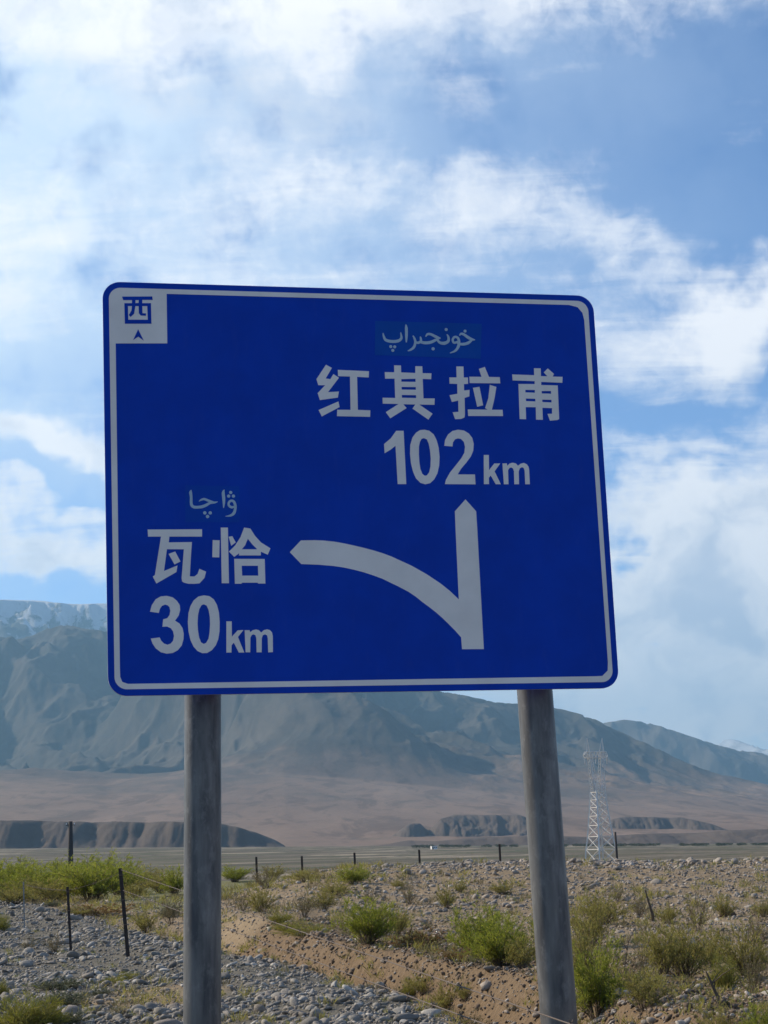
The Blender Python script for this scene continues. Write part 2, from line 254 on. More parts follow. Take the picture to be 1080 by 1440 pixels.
 'arrow': [[[-0.4193, -0.3709], [-0.3569, -0.3065], [-0.2839, -0.3053], [-0.232, -0.3073], [-0.1757, -0.3129], [-0.1226, -0.3223], [-0.0679, -0.3342], [-0.0131, -0.3473], [0.0417, -0.3619], [0.0925, -0.3778], [0.1394, -0.3952], [0.1784, -0.4135], [0.2507, -0.4469], [0.3327, -0.4942], [0.4095, -0.5466], [0.4604, -0.5884], [0.5082, -0.6356], [0.5104, -0.2349], [0.5115, -0.1426], [0.5756, -0.0751], [0.6332, -0.1422], [0.634, -0.2267], [0.635, -0.911], [0.5123, -0.9101], [0.5105, -0.845], [0.4788, -0.8075], [0.4454, -0.7724], [0.4104, -0.7372], [0.3753, -0.7051], [0.3376, -0.675], [0.3042, -0.6497], [0.2666, -0.6185], [0.2281, -0.5919], [0.1719, -0.5614], [0.133, -0.5427], [0.0865, -0.5193], [0.0359, -0.5003], [-0.0185, -0.482], [-0.0731, -0.4677], [-0.1276, -0.4557], [-0.1806, -0.4477], [-0.2617, -0.4404], [-0.3588, -0.4362]]],
 'patch1': [[[0.1063, 0.9471], [0.7253, 0.9467], [0.7074, 0.7398], [0.0961, 0.7476]]],
 'patch2': [[[-0.9749, -0.0045], [-0.6836, -0.0082], [-0.6886, -0.2061], [-0.9787, -0.2066]]],
 'inner': [[[-1.0571, 1.0703], [1.2525, 1.0743], [1.3032, 1.0625], [1.3311, 1.0289], [1.3389, 0.9863], [1.3421, -0.9927], [1.3375, -1.04], [1.3044, -1.069], [1.2672, -1.0703], [-1.2933, -1.0669], [-1.3226, -1.0564], [-1.3333, -1.0302], [-1.3343, -0.9856], [-1.3371, 0.7802], [-1.0584, 0.7874]]],
 'quad': [[[-1.4047, 1.1307], [1.4012, 1.1342], [1.3988, -1.1371], [-1.3958, -1.1283]]],
}
STROKES = {
 'arabic_top': [[[[0.1483, 0.8775, 0.005], [0.1519, 0.8566, 0.0126], [0.1638, 0.836, 0.0164], [0.1989, 0.829, 0.017], [0.2344, 0.8338, 0.017], [0.2526, 0.8513, 0.0139], [0.2496, 0.884, 0.005]], [[0.282, 0.9309, 0.0038], [0.2836, 0.9092, 0.0164], [0.2823, 0.8665, 0.0157], [0.2798, 0.8257, 0.0063]], [[0.3198, 0.8661, 0.0063], [0.3286, 0.8479, 0.0126], [0.3315, 0.825, 0.0139], [0.3218, 0.7986, 0.0151], [0.301, 0.7817, 0.0113], [0.2853, 0.7761, 0.0038]], [[0.3292, 0.8315, 0.0101], [0.347, 0.8248, 0.0139], [0.3636, 0.8344, 0.0139], [0.3644, 0.8521, 0.0113], [0.3616, 0.8619, 0.005]], [[0.3615, 0.8304, 0.0151], [0.3858, 0.8257, 0.017], [0.4184, 0.8291, 0.017], [0.4516, 0.8444, 0.0151], [0.475, 0.8569, 0.0088]], [[0.3927, 0.8614, 0.005], [0.4045, 0.8761, 0.0126], [0.424, 0.8766, 0.0139], [0.4525, 0.8629, 0.0164], [0.4794, 0.8543, 0.0063]], [[0.4583, 0.8479, 0.0113], [0.4736, 0.8292, 0.0151], [0.4995, 0.8259, 0.0189], [0.5229, 0.8383, 0.0164], [0.5255, 0.8627, 0.0126], [0.5172, 0.879, 0.005]], [[0.5816, 0.8377, 0.0126], [0.5564, 0.8299, 0.0126], [0.5495, 0.8482, 0.0126], [0.5621, 0.8643, 0.0126], [0.5795, 0.8595, 0.0139], [0.5856, 0.8378, 0.0151], [0.5801, 0.808, 0.0164], [0.5605, 0.7826, 0.0126], [0.5292, 0.7687, 0.0038]], [[0.59, 0.873, 0.0038], [0.6004, 0.8838, 0.0126], [0.6166, 0.8802, 0.0151], [0.6418, 0.8624, 0.0176], [0.6643, 0.8523, 0.0139], [0.6805, 0.8501, 0.0038]], [[0.6642, 0.851, 0.0101], [0.6402, 0.8319, 0.0164], [0.6136, 0.8234, 0.0164], [0.5875, 0.824, 0.0139], [0.5748, 0.8316, 0.0088]]], [[0.1892, 0.7987, 0.0088], [0.2116, 0.7979, 0.0088], [0.1998, 0.7767, 0.0088], [0.4328, 0.7914, 0.0094], [0.5146, 0.9067, 0.0088], [0.6242, 0.9003, 0.0088]]],
 'arabic_low': [[[[-0.9436, -0.0297, 0.0022], [-0.9474, -0.0442, 0.0163], [-0.9451, -0.0695, 0.0141], [-0.9456, -0.0984, 0.0148], [-0.9428, -0.1147, 0.0156], [-0.9313, -0.1237, 0.0156], [-0.9119, -0.125, 0.0148], [-0.8871, -0.1217, 0.0163], [-0.8657, -0.1133, 0.0156], [-0.8442, -0.1016, 0.0126], [-0.8193, -0.0986, 0.0104], [-0.8022, -0.0942, 0.0019]], [[-0.9042, -0.0928, 0.0022], [-0.8917, -0.0845, 0.0096], [-0.8756, -0.08, 0.0126], [-0.8581, -0.0865, 0.0133], [-0.837, -0.0944, 0.0126], [-0.8175, -0.0979, 0.0052]], [[-0.7658, -0.0269, 0.0022], [-0.7719, -0.0451, 0.0163], [-0.7701, -0.0759, 0.017], [-0.77, -0.1013, 0.0133], [-0.7721, -0.1281, 0.0044]], [[-0.7096, -0.1192, 0.0089], [-0.7275, -0.1247, 0.0133], [-0.7423, -0.1157, 0.0126], [-0.7429, -0.0994, 0.0126], [-0.7302, -0.0884, 0.0126], [-0.7161, -0.0938, 0.0141], [-0.7087, -0.1138, 0.0141], [-0.71, -0.1373, 0.0141], [-0.7184, -0.1584, 0.0163], [-0.7357, -0.17, 0.0119], [-0.7636, -0.1744, 0.0022]]], [[-0.8737, -0.1559, 0.0093], [-0.8447, -0.1558, 0.0093], [-0.8593, -0.1757, 0.0093], [-0.7431, -0.0631, 0.0089], [-0.7171, -0.063, 0.0089], [-0.7316, -0.043, 0.0089]]],
}
# ------------------------------------------------------------------ helpers
rng = np.random.default_rng(5)
random.seed(5)
COL = S.collection

def link(o, parent=None):
    COL.objects.link(o)
    if parent is not None: o.parent = parent
    return o

def tag(o, label=None, cat=None, group=None, kind=None):
    if label: o['label'] = label
    if cat: o['category'] = cat
    if group: o['group'] = group
    if kind: o['kind'] = kind
    return o

def empty(name, loc=(0, 0, 0), rot=(0, 0, 0)):
    o = bpy.data.objects.new(name, None)
    o.location = loc; o.rotation_euler = rot
    o.empty_display_size = .2
    return link(o)

def np_mesh(name, verts, faces, mat=None, smooth=False):
    """faces: (n,3) or (n,4) int array"""
    me = bpy.data.meshes.new(name)
    verts = np.asarray(verts, np.float32); faces = np.asarray(faces, np.int32)
    k = faces.shape[1]
    me.vertices.add(len(verts)); me.vertices.foreach_set('co', verts.ravel())
    me.loops.add(faces.size); me.loops.foreach_set('vertex_index', faces.ravel())
    me.polygons.add(len(faces))
    me.polygons.foreach_set('loop_start', np.arange(len(faces), dtype=np.int32) * k)
    me.polygons.foreach_set('loop_total', np.full(len(faces), k, np.int32))
    if smooth: me.polygons.foreach_set('use_smooth', np.ones(len(faces), bool))
    me.update(calc_edges=True)
    me.validate()
    if mat: me.materials.append(mat)
    return me

def ob(name, me, parent=None):
    return link(bpy.data.objects.new(name, me), parent)

class MB:
    def __init__(s): s.v = []; s.f = []
    def box(s, c, size, M=None):
        i = len(s.v)
        for x in (-.5, .5):
            for y in (-.5, .5):
                for z in (-.5, .5):
                    p = Vector((x * size[0], y * size[1], z * size[2]))
                    if M is not None: p = M @ p
                    s.v.append(tuple(Vector(c) + p))
        for q in ((0, 1, 3, 2), (4, 6, 7, 5), (0, 4, 5, 1), (2, 3, 7, 6), (0, 2, 6, 4), (1, 5, 7, 3)):
            s.f.append([i + k for k in q])
    def tube(s, pts, rad, n=8, cap=True):
        pts = [Vector(p) for p in pts]
        if not hasattr(rad, '__len__'): rad = [rad] * len(pts)
        rings = []
        ref = Vector((0, 0, 1)) if abs((pts[-1] - pts[0]).normalized().z) < .9 else Vector((1, 0, 0))
        for i, p in enumerate(pts):
            t = (pts[min(i + 1, len(pts) - 1)] - pts[max(i - 1, 0)]).normalized()
            a = t.cross(ref).normalized(); b = t.cross(a)
            r = []
            for k in range(n):
                w = 2 * math.pi * k / n
                r.append(len(s.v)); s.v.append(tuple(p + (a * math.cos(w) + b * math.sin(w)) * rad[i]))
            rings.append(r)
        for r0, r1 in zip(rings, rings[1:]):
            for k in range(n):
                s.f.append([r0[k], r0[(k + 1) % n], r1[(k + 1) % n], r1[k]])
        if cap:
            s.f.append(rings[0][::-1]); s.f.append(rings[-1])
    def build(s, name, mat, parent=None, smooth=False):
        me = bpy.data.meshes.new(name)
        me.from_pydata(s.v, [], s.f)
        me.materials.append(mat)
        if smooth:
            for p in me.polygons: p.use_smooth = len(p.vertices) == 4
        me.update()
        return ob(name, me, parent)

def material(name):
    m = bpy.data.materials.new(name)
    m.use_nodes = True
    g = NG(m.node_tree)
    b = m.node_tree.nodes['Principled BSDF']
    return m, g, b

def bump(g, b, h, dist, strength=1.):
    n = g.n('ShaderNodeBump'); n.inputs['Distance'].default_value = dist; n.inputs['Strength'].default_value = strength
    g.put(n.inputs['Height'], h); g.put(b.inputs['Normal'], n.outputs[0])

# ------------------------------------------------------------------ materials
def mat_sheet(name, col, var=.03, rough=.38):
    """retroreflective sheeting: faint mottling and dust"""
    m, g, b = material(name)
    p = g.n('ShaderNodeTexCoord').outputs['Object']
    n = g.noise(p, 3.5, 6, .6)
    dust = g.noise(g.mapping(p, sc=(9, 9, 2.2)), 2.0, 7, .65)
    c = g.mix(g.mapr(n, .3, .7, 0, 1), tuple(q * (1 - var * 3) for q in col), tuple(q * (1 + var * 2) for q in col))
    c = g.mix(g.mapr(dust, .5, .78, 0, .02), c, (.38, .36, .33))
    g.put(b.inputs['Base Color'], c)
    g.put(b.inputs['Roughness'], g.mapr(dust, .3, .7, rough - .06, rough + .14))
    hexs = g.n('ShaderNodeTexVoronoi', feature='DISTANCE_TO_EDGE'); hexs.inputs['Scale'].default_value = 240
    g.put(hexs.inputs['Vector'], p)
    bump(g, b, g.math('ADD', g.math('MULTIPLY', hexs.outputs[0], .0003), g.math('MULTIPLY', g.noise(p, 1.7, 3, .5), .012)), 1.0, .5)
    b.inputs['Specular IOR Level'].default_value = .12
    return m

M_BLUE = mat_sheet('blue_sheeting', (.0005, .048, .44))
M_PATCH = mat_sheet('patch_blue_sheeting', (.002, .075, .40))
M_WHITE = mat_sheet('white_sheeting', (.86, .82, .76), .02)
M_PALE = mat_sheet('pale_sheeting', (.42, .56, .66), .02)

def mat_galv(name, base=(.26, .25, .24), streak=(.05, .05, .055)):
    m, g, b = material(name)
    p = g.n('ShaderNodeTexCoord').outputs['Object']
    st = g.noise(g.mapping(p, sc=(13, 13, 1.7)), 1.3, 5, .55, .1)
    sp = g.noise(g.mapping(p, sc=(1, 1, .55)), 17, 6, .7)
    big = g.noise(g.mapping(p, sc=(6, 6, 1.3)), 1.0, 5, .6)
    k = g.math('ADD', g.math('MULTIPLY', st, .65), g.math('MULTIPLY', big, .35))
    c = g.ramp(k, [(.38, streak), (.47, tuple(.5 * (a + q) for a, q in zip(base, streak))), (.57, base), (.68, tuple(min(1, q * 1.45) for q in base))])
    c = g.mix(g.mapr(sp, .50, .68, 0, .5), c, tuple(q * 1.5 for q in base))
    c = g.mix(g.mapr(g.noise(g.mapping(p, loc=(3, 1, 2), sc=(8, 8, 4)), 1.6, 6, .65),   .55, .68, 0, .4), c, tuple(q * .8 for q in streak))
    c = g.mix(g.mapr(g.noise(g.mapping(p, loc=(7, 7, 7)), 9, 6, .7), .66, .76, 0, .5), c, (.13, .075, .045))
    g.put(b.inputs['Base Color'], c)
    b.inputs['Metallic'].default_value = .4
    g.put(b.inputs['Roughness'], g.mapr(st, .3, .7, .5, .38))
    bump(g, b, sp, .0015, .35)
    return m
M_GALV = mat_galv('weathered_galvanised_steel', (.175, .168, .158), (.075, .074, .076))
M_RAIL = mat_galv('galvanised_rail', (.42, .43, .44), (.22, .23, .24))

def mat_plain(name, col, rough=.7, metal=0., var=.25, scale=8):
    m, g, b = material(name)
    p = g.n('ShaderNodeTexCoord').outputs['Object']
    n = g.noise(p, scale, 5, .6)
    g.put(b.inputs['Base Color'], g.mix(n, tuple(q * (1 - var) for q in col), tuple(min(1, q * (1 + var)) for q in col)))
    b.inputs['Roughness'].default_value = rough; b.inputs['Metallic'].default_value = metal
    return m
M_IRON = mat_plain('dark_rusted_iron', (.035, .026, .022), .75, .1, .5, 20)
M_WIRE = mat_plain('dull_wire', (.12, .09, .07), .8, .1)
M_WOODPOLE = mat_plain('dark_weathered_wood', (.045, .04, .038), .9, 0, .4, 4)
M_PYLON = mat_plain('pale_galvanised_steel', (.72, .70, .65), .5, .2, .1)
M_INSUL = mat_plain('white_porcelain', (.8, .82, .82), .2)
M_CLOD = mat_plain('reddish_earth_clod', (.16, .115, .078), .95, 0, .35, 3)
M_CONC = mat_plain('pale_concrete', (.5, .48, .45), .9)
M_GREYPOST = mat_plain('pale_weathered_post', (.26, .26, .25), .9, 0, .3, 6)

def mat_stone(name, cols):
    m, g, b = material(name)
    gi = g.n('ShaderNodeNewGeometry').outputs['Random Per Island']
    oi = g.n('ShaderNodeObjectInfo').outputs['Random']
    p = g.n('ShaderNodeNewGeometry').outputs['Position']
    r = g.math('FRACT', g.math('ADD', gi, oi))
    c = g.ramp(r, [(i / (len(cols) - 1), q) for i, q in enumerate(cols)])
    vein = g.noise(p, 9, 6, .6, .5)
    fine = g.noise(p, 60, 4, .6)
    c = g.mix(g.mapr(vein, .35, .7, 0, .5), c, (.19, .165, .14))
    c = g.mix(g.mapr(fine, .4, .75, 0, .3), c, (.32, .31, .29))
    g.put(b.inputs['Base Color'], c)
    b.inputs['Roughness'].default_value = .85
    bump(g, b, g.math('ADD', fine, g.math('MULTIPLY', vein, 1.5)), .012, .6)
    return m
STONE_GREY = [(.075, .066, .052), (.21, .19, .155), (.31, .285, .24), (.11, .098, .08), (.40, .37, .31), (.22, .18, .14), (.27, .25, .215), (.54, .51, .45)]
STONE_TAN = [(.20, .16, .125), (.30, .25, .195), (.36, .31, .25), (.15, .12, .09), (.40, .33, .26), (.25, .21, .165), (.52, .47, .41)]
M_STONE = mat_stone('grey_river_stone', STONE_GREY)
M_STONE2 = mat_stone('tan_rubble_stone', STONE_TAN)

def mat_leaf(name, cols, transl=.35):
    m, g, b = material(name)
    gi = g.n('ShaderNodeNewGeometry').outputs['Random Per Island']
    oi = g.n('ShaderNodeObjectInfo').outputs['Random']
    r = g.math('FRACT', g.math('ADD', gi, g.math('MULTIPLY', oi, .6)))
    c = g.ramp(r, [(i / (len(cols) - 1), q) for i, q in enumerate(cols)])
    g.put(b.inputs['Base Color'], c)
    b.inputs['Roughness'].default_value = .6
    b.inputs['Specular IOR Level'].default_value = .25
    tr = g.n('ShaderNodeBsdfTranslucent'); g.put(tr.inputs[0], c)
    mx = g.n('ShaderNodeMixShader'); mx.inputs[0].default_value = transl
    nt = m.node_tree
    nt.links.new(b.outputs[0], mx.inputs[1]); nt.links.new(tr.outputs[0], mx.inputs[2])
    nt.links.new(mx.outputs[0], nt.nodes['Material Output'].inputs[0])
    return m
LEAF = {
 'willow': mat_leaf('fresh_green_leaf', [(.18, .23, .025), (.26, .30, .035), (.36, .37, .05), (.21, .25, .03), (.40, .37, .08)], .5),
 'loose': mat_leaf('olive_green_leaf', [(.22, .22, .05), (.31, .29, .07), (.38, .34, .11), (.25, .20, .07), (.34, .32, .06)], .5),
 'dry': mat_leaf('dry_straw_leaf', [(.24, .19, .10), (.17, .16, .07), (.30, .25, .14), (.14, .10, .05), (.20, .19, .09)]),
 'russet': mat_leaf('russet_dry_leaf', [(.25, .12, .05), (.30, .17, .07), (.20, .14, .05), (.22, .20, .06), (.17, .08, .04)]),
 'tuft': mat_leaf('yellow_green_grass', [(.30, .30, .04), (.22, .24, .03), (.38, .33, .07), (.18, .18, .04), (.40, .37, .09)]),
 'sage': mat_leaf('grey_sage_leaf', [(.15, .17, .10), (.10, .11, .06), (.21, .22, .14), (.06, .07, .04), (.24, .23, .15)]),
 'dark': mat_leaf('dark_olive_leaf', [(.035, .045, .02), (.06, .07, .03), (.09, .09, .04), (.02, .03, .015), (.05, .05, .025)], .2),
}
M_TWIG = mat_plain('grey_brown_twig', (.10, .075, .05), .9, 0, .4, 6)
M_PALETWIG = mat_plain('pale_dead_wood', (.32, .27, .21), .9, 0, .3, 6)

# ground
def mat_ground():
    m, g, b = material('stony_earth')
    p = g.n('ShaderNodeNewGeometry').outputs['Position']
    at = g.n('ShaderNodeAttribute', attribute_name='zone')
    zr, zg, zb = g.sep(at.outputs['Vector'])
    n1 = g.noise(p, .7, 6, .6); n2 = g.noise(p, 6, 6, .65); n3 = g.noise(p, 34, 4, .6)
    far = g.noise(g.mapping(p, sc=(.0025, .010, 1)), 1.0, 8, .6, .3)
    far2 = g.noise(g.mapping(p, sc=(.002, .012, 1)), 1.0, 5, .6, .3)
    tan = g.mix(n2, (.19, .14, .085), (.34, .26, .165))
    red = g.mix(n2, (.12, .083, .05), (.24, .168, .10))
    grey = g.mix(n2, (.10, .09, .07), (.18, .165, .13))
    green = g.mix(n2, (.10, .12, .04), (.20, .20, .09))
    c = g.mix(g.mapr(g.math('ADD', zr, g.math('MULTIPLY', g.math('SUBTRACT', n1, .5), .8)), .3, .6), tan, grey)
    c = g.mix(g.mapr(g.math('ADD', zg, g.math('MULTIPLY', g.math('SUBTRACT', n1, .5), .5)), .3, .7), c, red)
    c = g.mix(g.mapr(g.math('ADD', g.math('MULTIPLY', zb, .9), g.math('MULTIPLY', g.math('SUBTRACT', n1, .5), 1.1)), .35, .8, 0, .8), c, green)
    r = g.vmath('LENGTH', g.vmath('MULTIPLY', p, (1, 1, 0)), out=1)
    valley = g.ramp(far, [(.40, (.13, .115, .07)), (.455, (.06, .075, .03)), (.495, (.20, .16, .11)), (.53, (.075, .07, .05)), (.58, (.30, .25, .18))])
    valley = g.mix(g.mapr(far2, .45, .62, 0, .8), valley, (.085, .072, .048))
    c = g.mix(g.mapr(r, 90, 170), c, valley)
    g.put(b.inputs['Base Color'], c)
    b.inputs['Roughness'].default_value = .95
    b.inputs['Specular IOR Level'].default_value = .15
    vo = g.n('ShaderNodeTexVoronoi'); vo.inputs['Scale'].default_value = 22; g.put(vo.inputs['Vector'], p)
    vo2 = g.n('ShaderNodeTexVoronoi'); vo2.inputs['Scale'].default_value = 7; g.put(vo2.inputs['Vector'], p)
    h = g.math('ADD', g.math('MULTIPLY', vo.outputs[0], -.3), g.math('ADD', g.math('MULTIPLY', n3, .5), g.math('MULTIPLY', vo2.outputs[0], -.7)))
    bump(g, b, h, .05, .8)
    return m
M_GROUND = mat_ground()

def mat_rock(name, lo, hi, snow=None, fan=None):
    """mountain rock: strata and scree colours; optional snow above a height"""
    m, g, b = material(name)
    geo = g.n('ShaderNodeNewGeometry')
    p = geo.outputs['Position']
    n1 = g.noise(g.mapping(p, sc=(.0012, .0012, .0012)), 1.0, 8, .62, .4)
    n2 = g.noise(g.mapping(p, sc=(.009, .004, .009)), 1.0, 8, .65, .3)
    k = g.math('ADD', g.math('MULTIPLY', n1, .6), g.math('MULTIPLY', n2, .4))
    c = g.ramp(k, [(.36, lo), (.5, tuple(.5 * (a + q) for a, q in zip(lo, hi))), (.62, hi)])
    z = g.sep(p)[2]
    if fan:
        f0, f1, fc, fd = fan
        nf = g.noise(g.mapping(p, sc=(.0035, .0012, .004)), 1.0, 8, .6, .6)
        fcol = g.mix(nf, fd, fc)
        ch = g.noise(g.mapping(p, rot=(0, 0, .12), sc=(.011, .0022, .011)), 1.0, 7, .62, .8)
        fcol = g.mix(g.mapr(ch, .50, .60, 0, .45), fcol, tuple(q * .62 for q in fd))
        fcol = g.mix(g.mapr(g.noise(g.mapping(p, sc=(.02, .012, .02)), 1.0, 6, .7), .56, .66, 0, .3), fcol, (.07, .07, .045))
        zz = g.math('ADD', z, g.math('MULTIPLY', g.math('SUBTRACT', k, .5), 900))
        c = g.mix(g.mapr(zz, f0, f1), fcol, c)
    if snow:
        s0, s1 = snow
        zz = g.math('ADD', z, g.math('MULTIPLY', g.math('SUBTRACT', n2, .5), 1500))
        nx = g.sep(geo.outputs['Normal'])[0]
        zz = g.math('ADD', zz, g.math('MULTIPLY', nx, 160))
        c = g.mix(g.mapr(zz, s0, s1, 0, .6), c, (.80, .82, .86))
    g.put(b.inputs['Base Color'], c)
    b.inputs['Roughness'].default_value = .95
    b.inputs['Specular IOR Level'].default_value = .1
    bump(g, b, g.math('ADD', n2, g.noise(g.mapping(p, sc=(.02, .02, .02)), 1.0, 6, .6)), 9, .4)
    return m

# ------------------------------------------------------------------ the ground sheet
def ring_grid(angs, radii):
    A, Rr = np.meshgrid(np.radians(angs), radii)
    X = Rr * np.sin(A); Y = Rr * np.cos(A)
    na, nr = len(angs), len(radii)
    i = np.arange(nr - 1)[:, None] * na + np.arange(na - 1)[None, :]
    F = np.stack([i, i + 1, i + 1 + na, i + na], -1).reshape(-1, 4)
    return X, Y, F

angs = np.concatenate([np.arange(-180, -30, 5), np.arange(-30, -15, .5), np.arange(-15, 15, .062), np.arange(15, 30, .5), np.arange(30, 181, 5)])
radii = np.concatenate([[.01, 1, 2, 3, 4], 5 * np.exp(np.arange(0, math.log(80 / 5), .0062)), 80 * np.exp(np.arange(.0062, math.log(26000 / 80), .025))])
X, Y, F = ring_grid(angs, radii)
Z = ground_z(X, Y)
gm = np_mesh('ground', np.stack([X, Y, Z], -1).reshape(-1, 3), F, M_GROUND, True)

def zones(x, y):
    """grey rubble, red earth of the ditch, green growth"""
    N = np.interp(y, NEAR_Y, NEAR_X); Fx = np.interp(y, FAR_Y, FAR_X)
    t = (x - N) / np.maximum(Fx - N, .5)
    soil = np.exp(-((x + 2.9) / 1.1) ** 2 - ((y - 21.5) / 2.0) ** 2)      # bare patch in the rubble
    soil = np.maximum(soil, np.exp(-((x + 1.9) / .8) ** 2 - ((y - 16.8) / 1.6) ** 2))
    rub = (1 - sst(-.25, .1, t)) * (1 - .9 * soil)
    red = sst(.2, .6, t) * (1 - sst(1.2, 3.5, t)) * (1 - sst(30, 42, y))
    red = np.maximum(red, .55 * sst(1.0, 2.0, t) * (1 - sst(28, 38, y)) * (fbm(x / 1.5, y / 3, 3, 44) > .5))
    grn = np.where(t > 1.0, .25, 0) * (1 - sst(40, 50, y)) + .9 * sst(40, 55, y) * (1 - sst(-6, -3, x)) * sst(0, 1, t)
    grn = grn + .45 * soil + .5 * np.exp(-((x + 4.5) / 1.2) ** 2 - ((y - 19) / 2.5) ** 2)
    return rub, red, grn
zr, zg, zb = zones(X.ravel(), Y.ravel())
att = gm.attributes.new('zone', 'FLOAT_VECTOR', 'POINT')
att.data.foreach_set('vector', np.stack([zr, zg, zb], -1).astype(np.float32).ravel())
GROUND = tag(ob('ground', gm), 'stony valley ground with rubble bank, ditch and long gravel berm', kind='structure')

# ------------------------------------------------------------------ mountains
def smooth_cols(v, n):
    k = np.hanning(n + 2)[1:-1]; k /= k.sum()
    return np.convolve(np.pad(v, n // 2, mode='edge'), k, 'valid')[:len(v)]

def mountain(name, label, mat, sil, foot, r0, rf, rc, r1, seed, na=620, nr=360, az=None, ns=1.0, plateau=False, smooth_n=31, relief=1.):
    """a mountain range: fan from r0 to rf, crest near rc, fitted to the skyline sil (azimuth, slope)"""
    a0, a1 = az or (sil[0][0], sil[-1][0])
    A = np.linspace(a0, a1, na); Rr = np.linspace(r0, r1, nr)
    X, Y, F = ring_grid(A, Rr)
    RR = np.hypot(X, Y); AA = np.degrees(np.arctan2(X, Y))
    T = np.interp(A, [s[0] for s in sil], [s[1] for s in sil])
    T = smooth_cols(T, 15)
    ft = np.interp(A, [s[0] for s in foot], [s[1] for s in foot])[None, :] if foot else 0.
    # domain-warped ridges; spurs run down towards the valley
    wx = (fbm(X / (1500 * ns), Y / (1500 * ns), 4, seed) - .5) * 900 * ns
    wy = (fbm(X / (1500 * ns) + 40, Y / (1500 * ns), 4, seed + 1) - .5) * 900 * ns
    sp = ridged((X + wx + (Y - rc) * .25) / (1500 * ns), (Y + wy) / (3200 * ns), 7, seed + 2, .46)
    sp = .62 + relief * (.15 + .8 * sst(.34, .93, sp) - .62)
    fine = ridged((X + wx * .5) / (330 * ns), (Y + wy * .5) / (520 * ns), 6, seed + 3, .55)
    q = np.clip((RR - rf) / (rc - rf), 0, 1)
    wob = .16 * (fbm(X / (900 * ns), X * 0 + 3, 3, seed + 4) - .5)
    q = np.clip(q + wob * 1.2, 0, 1)
    up = np.where(RR > rc, 1 - .5 * np.clip((RR - rc) / (r1 - rc), 0, 1) ** 1.2, 1)
    H = (T * rc)[None, :]
    fanh = ground_z(X, Y) - 2 + ft * rf * np.clip((RR - r0) / (rf - r0), 0, 1) ** 1.25 if foot else np.full_like(RR, -9.)
    mnt = np.maximum(H - np.maximum(fanh, 0) * .9, H * .12)
    body = (q ** .92) * (.42 + .58 * sp) + .70 * np.sin(np.pi * np.clip(q, 0, 1)) * (sp - .62) + .12 * (fine - .55) * np.clip(q * 3, 0, 1)
    Z = fanh + mnt * body * up
    Z = Z + np.clip((RR - r0) / 600, 0, 1) * (3 + 10 * np.clip((RR - r0) / (rf - r0), 0, 1)) * (fbm(X / 260, Y / 420, 5, seed + 6) - .5) * (1 - np.clip(q * 4, 0, 1))
    sl = (Z - 1.6) / RR
    m = sl.max(axis=0)
    fac = smooth_cols((T) / np.maximum(m, 1e-4), smooth_n)
    qq = np.clip(q, 0, 1) ** .7
    Z = Z * (1 + (fac[None, :] - 1) * qq)
    cap = T[None, :] * RR + 1.6
    Z = np.where(Z > cap, cap + (Z - cap) * .12, Z)
    if plateau:
        Z = np.minimum(Z * 1.10, T[None, :] * RR + 1.6 + 14 * (fbm(X / 160, Y / 160, 3, seed) - .5))
    me = np_mesh(name, np.stack([X, Y, Z], -1).reshape(-1, 3), F, mat, True)
    return tag(ob(name, me), label, kind='structure')

M_ROCK_A = mat_rock('cloud_shaded_slate_brown_rock', (.020, .025, .025), (.10, .085, .068), fan=(110, 340, (.33, .225, .155), (.12, .08, .058)))  # rock tones darkened to stand in for cloud shadow on the range
M_ROCK_B = mat_rock('snow_dusted_mountain_rock', (.06, .07, .07), (.12, .12, .115), snow=(1340, 1560))
M_ROCK_C = mat_rock('brown_mountain_rock', (.08, .075, .065), (.16, .14, .12))
M_TERR = mat_rock('cloud_shaded_terrace_earth', (.075, .059, .049), (.15, .118, .095))  # earth colour kept dark, with the cloud shadow painted into it
SIL_A = [(-24, .118), (-18.806, 0.12169), (-14.137, 0.11959), (-12.39, 0.12405), (-11.618, 0.12233), (-11.063, 0.12697), (-10.395, 0.13001), (-9.947, 0.12791), (-9.05, 0.12527), (-7.92, 0.12813), (-5.643, 0.13051), (-3.36, 0.12219), (-0.64, 0.10054), (1.622, 0.08629), (2.302, 0.08383), (3.43, 0.07867), (4.336, 0.07722), (5.46, 0.07361), (6.348, 0.06859), (7.22, 0.06006), (8.305, 0.05062), (9.163, 0.04219), (10.021, 0.03575), (11.737, 0.02756), (13.411, 0.01607), (18.366, 0.009), (24, .005)]
FOOT = [(-24, .05), (-18.702, 0.05178), (-12.369, 0.04541), (-9.08, 0.04188), (-3.474, 0.04272), (1.045, 0.03411), (4.195, 0.02816), (7.757, 0.0219), (11.685, 0.01537), (18.366, 0.00515), (24, .004)]
SIL_B = [(-26, .12), (-20.872, 0.13286), (-14.585, 0.14123), (-12.396, 0.14389), (-11.287, 0.14295), (-10.169, 0.14076), (-9.045, 0.1409), (-7.914, 0.14019), (-3.366, 0.11816), (1.13, 0.07149), (3.332, 0.04242)]
SIL_C = [(3.321, 0.03851), (5.183, 0.05685), (6.56, 0.06449), (7.579, 0.06646), (8.35, 0.0631), (9.11, 0.0578), (9.759, 0.05339), (10.297, 0.04986), (10.943, 0.04663), (11.807, 0.04402), (13.497, 0.03501), (18.486, 0.02724), (24, .02)]
SIL_D = [(7.791, 0.03155), (9.177, 0.04607), (10.082, 0.05119), (10.529, 0.05277), (10.858, 0.05251), (11.174, 0.04954), (11.823, 0.04786), (13.558, 0.04834), (18.546, 0.03835), (24, .03)]
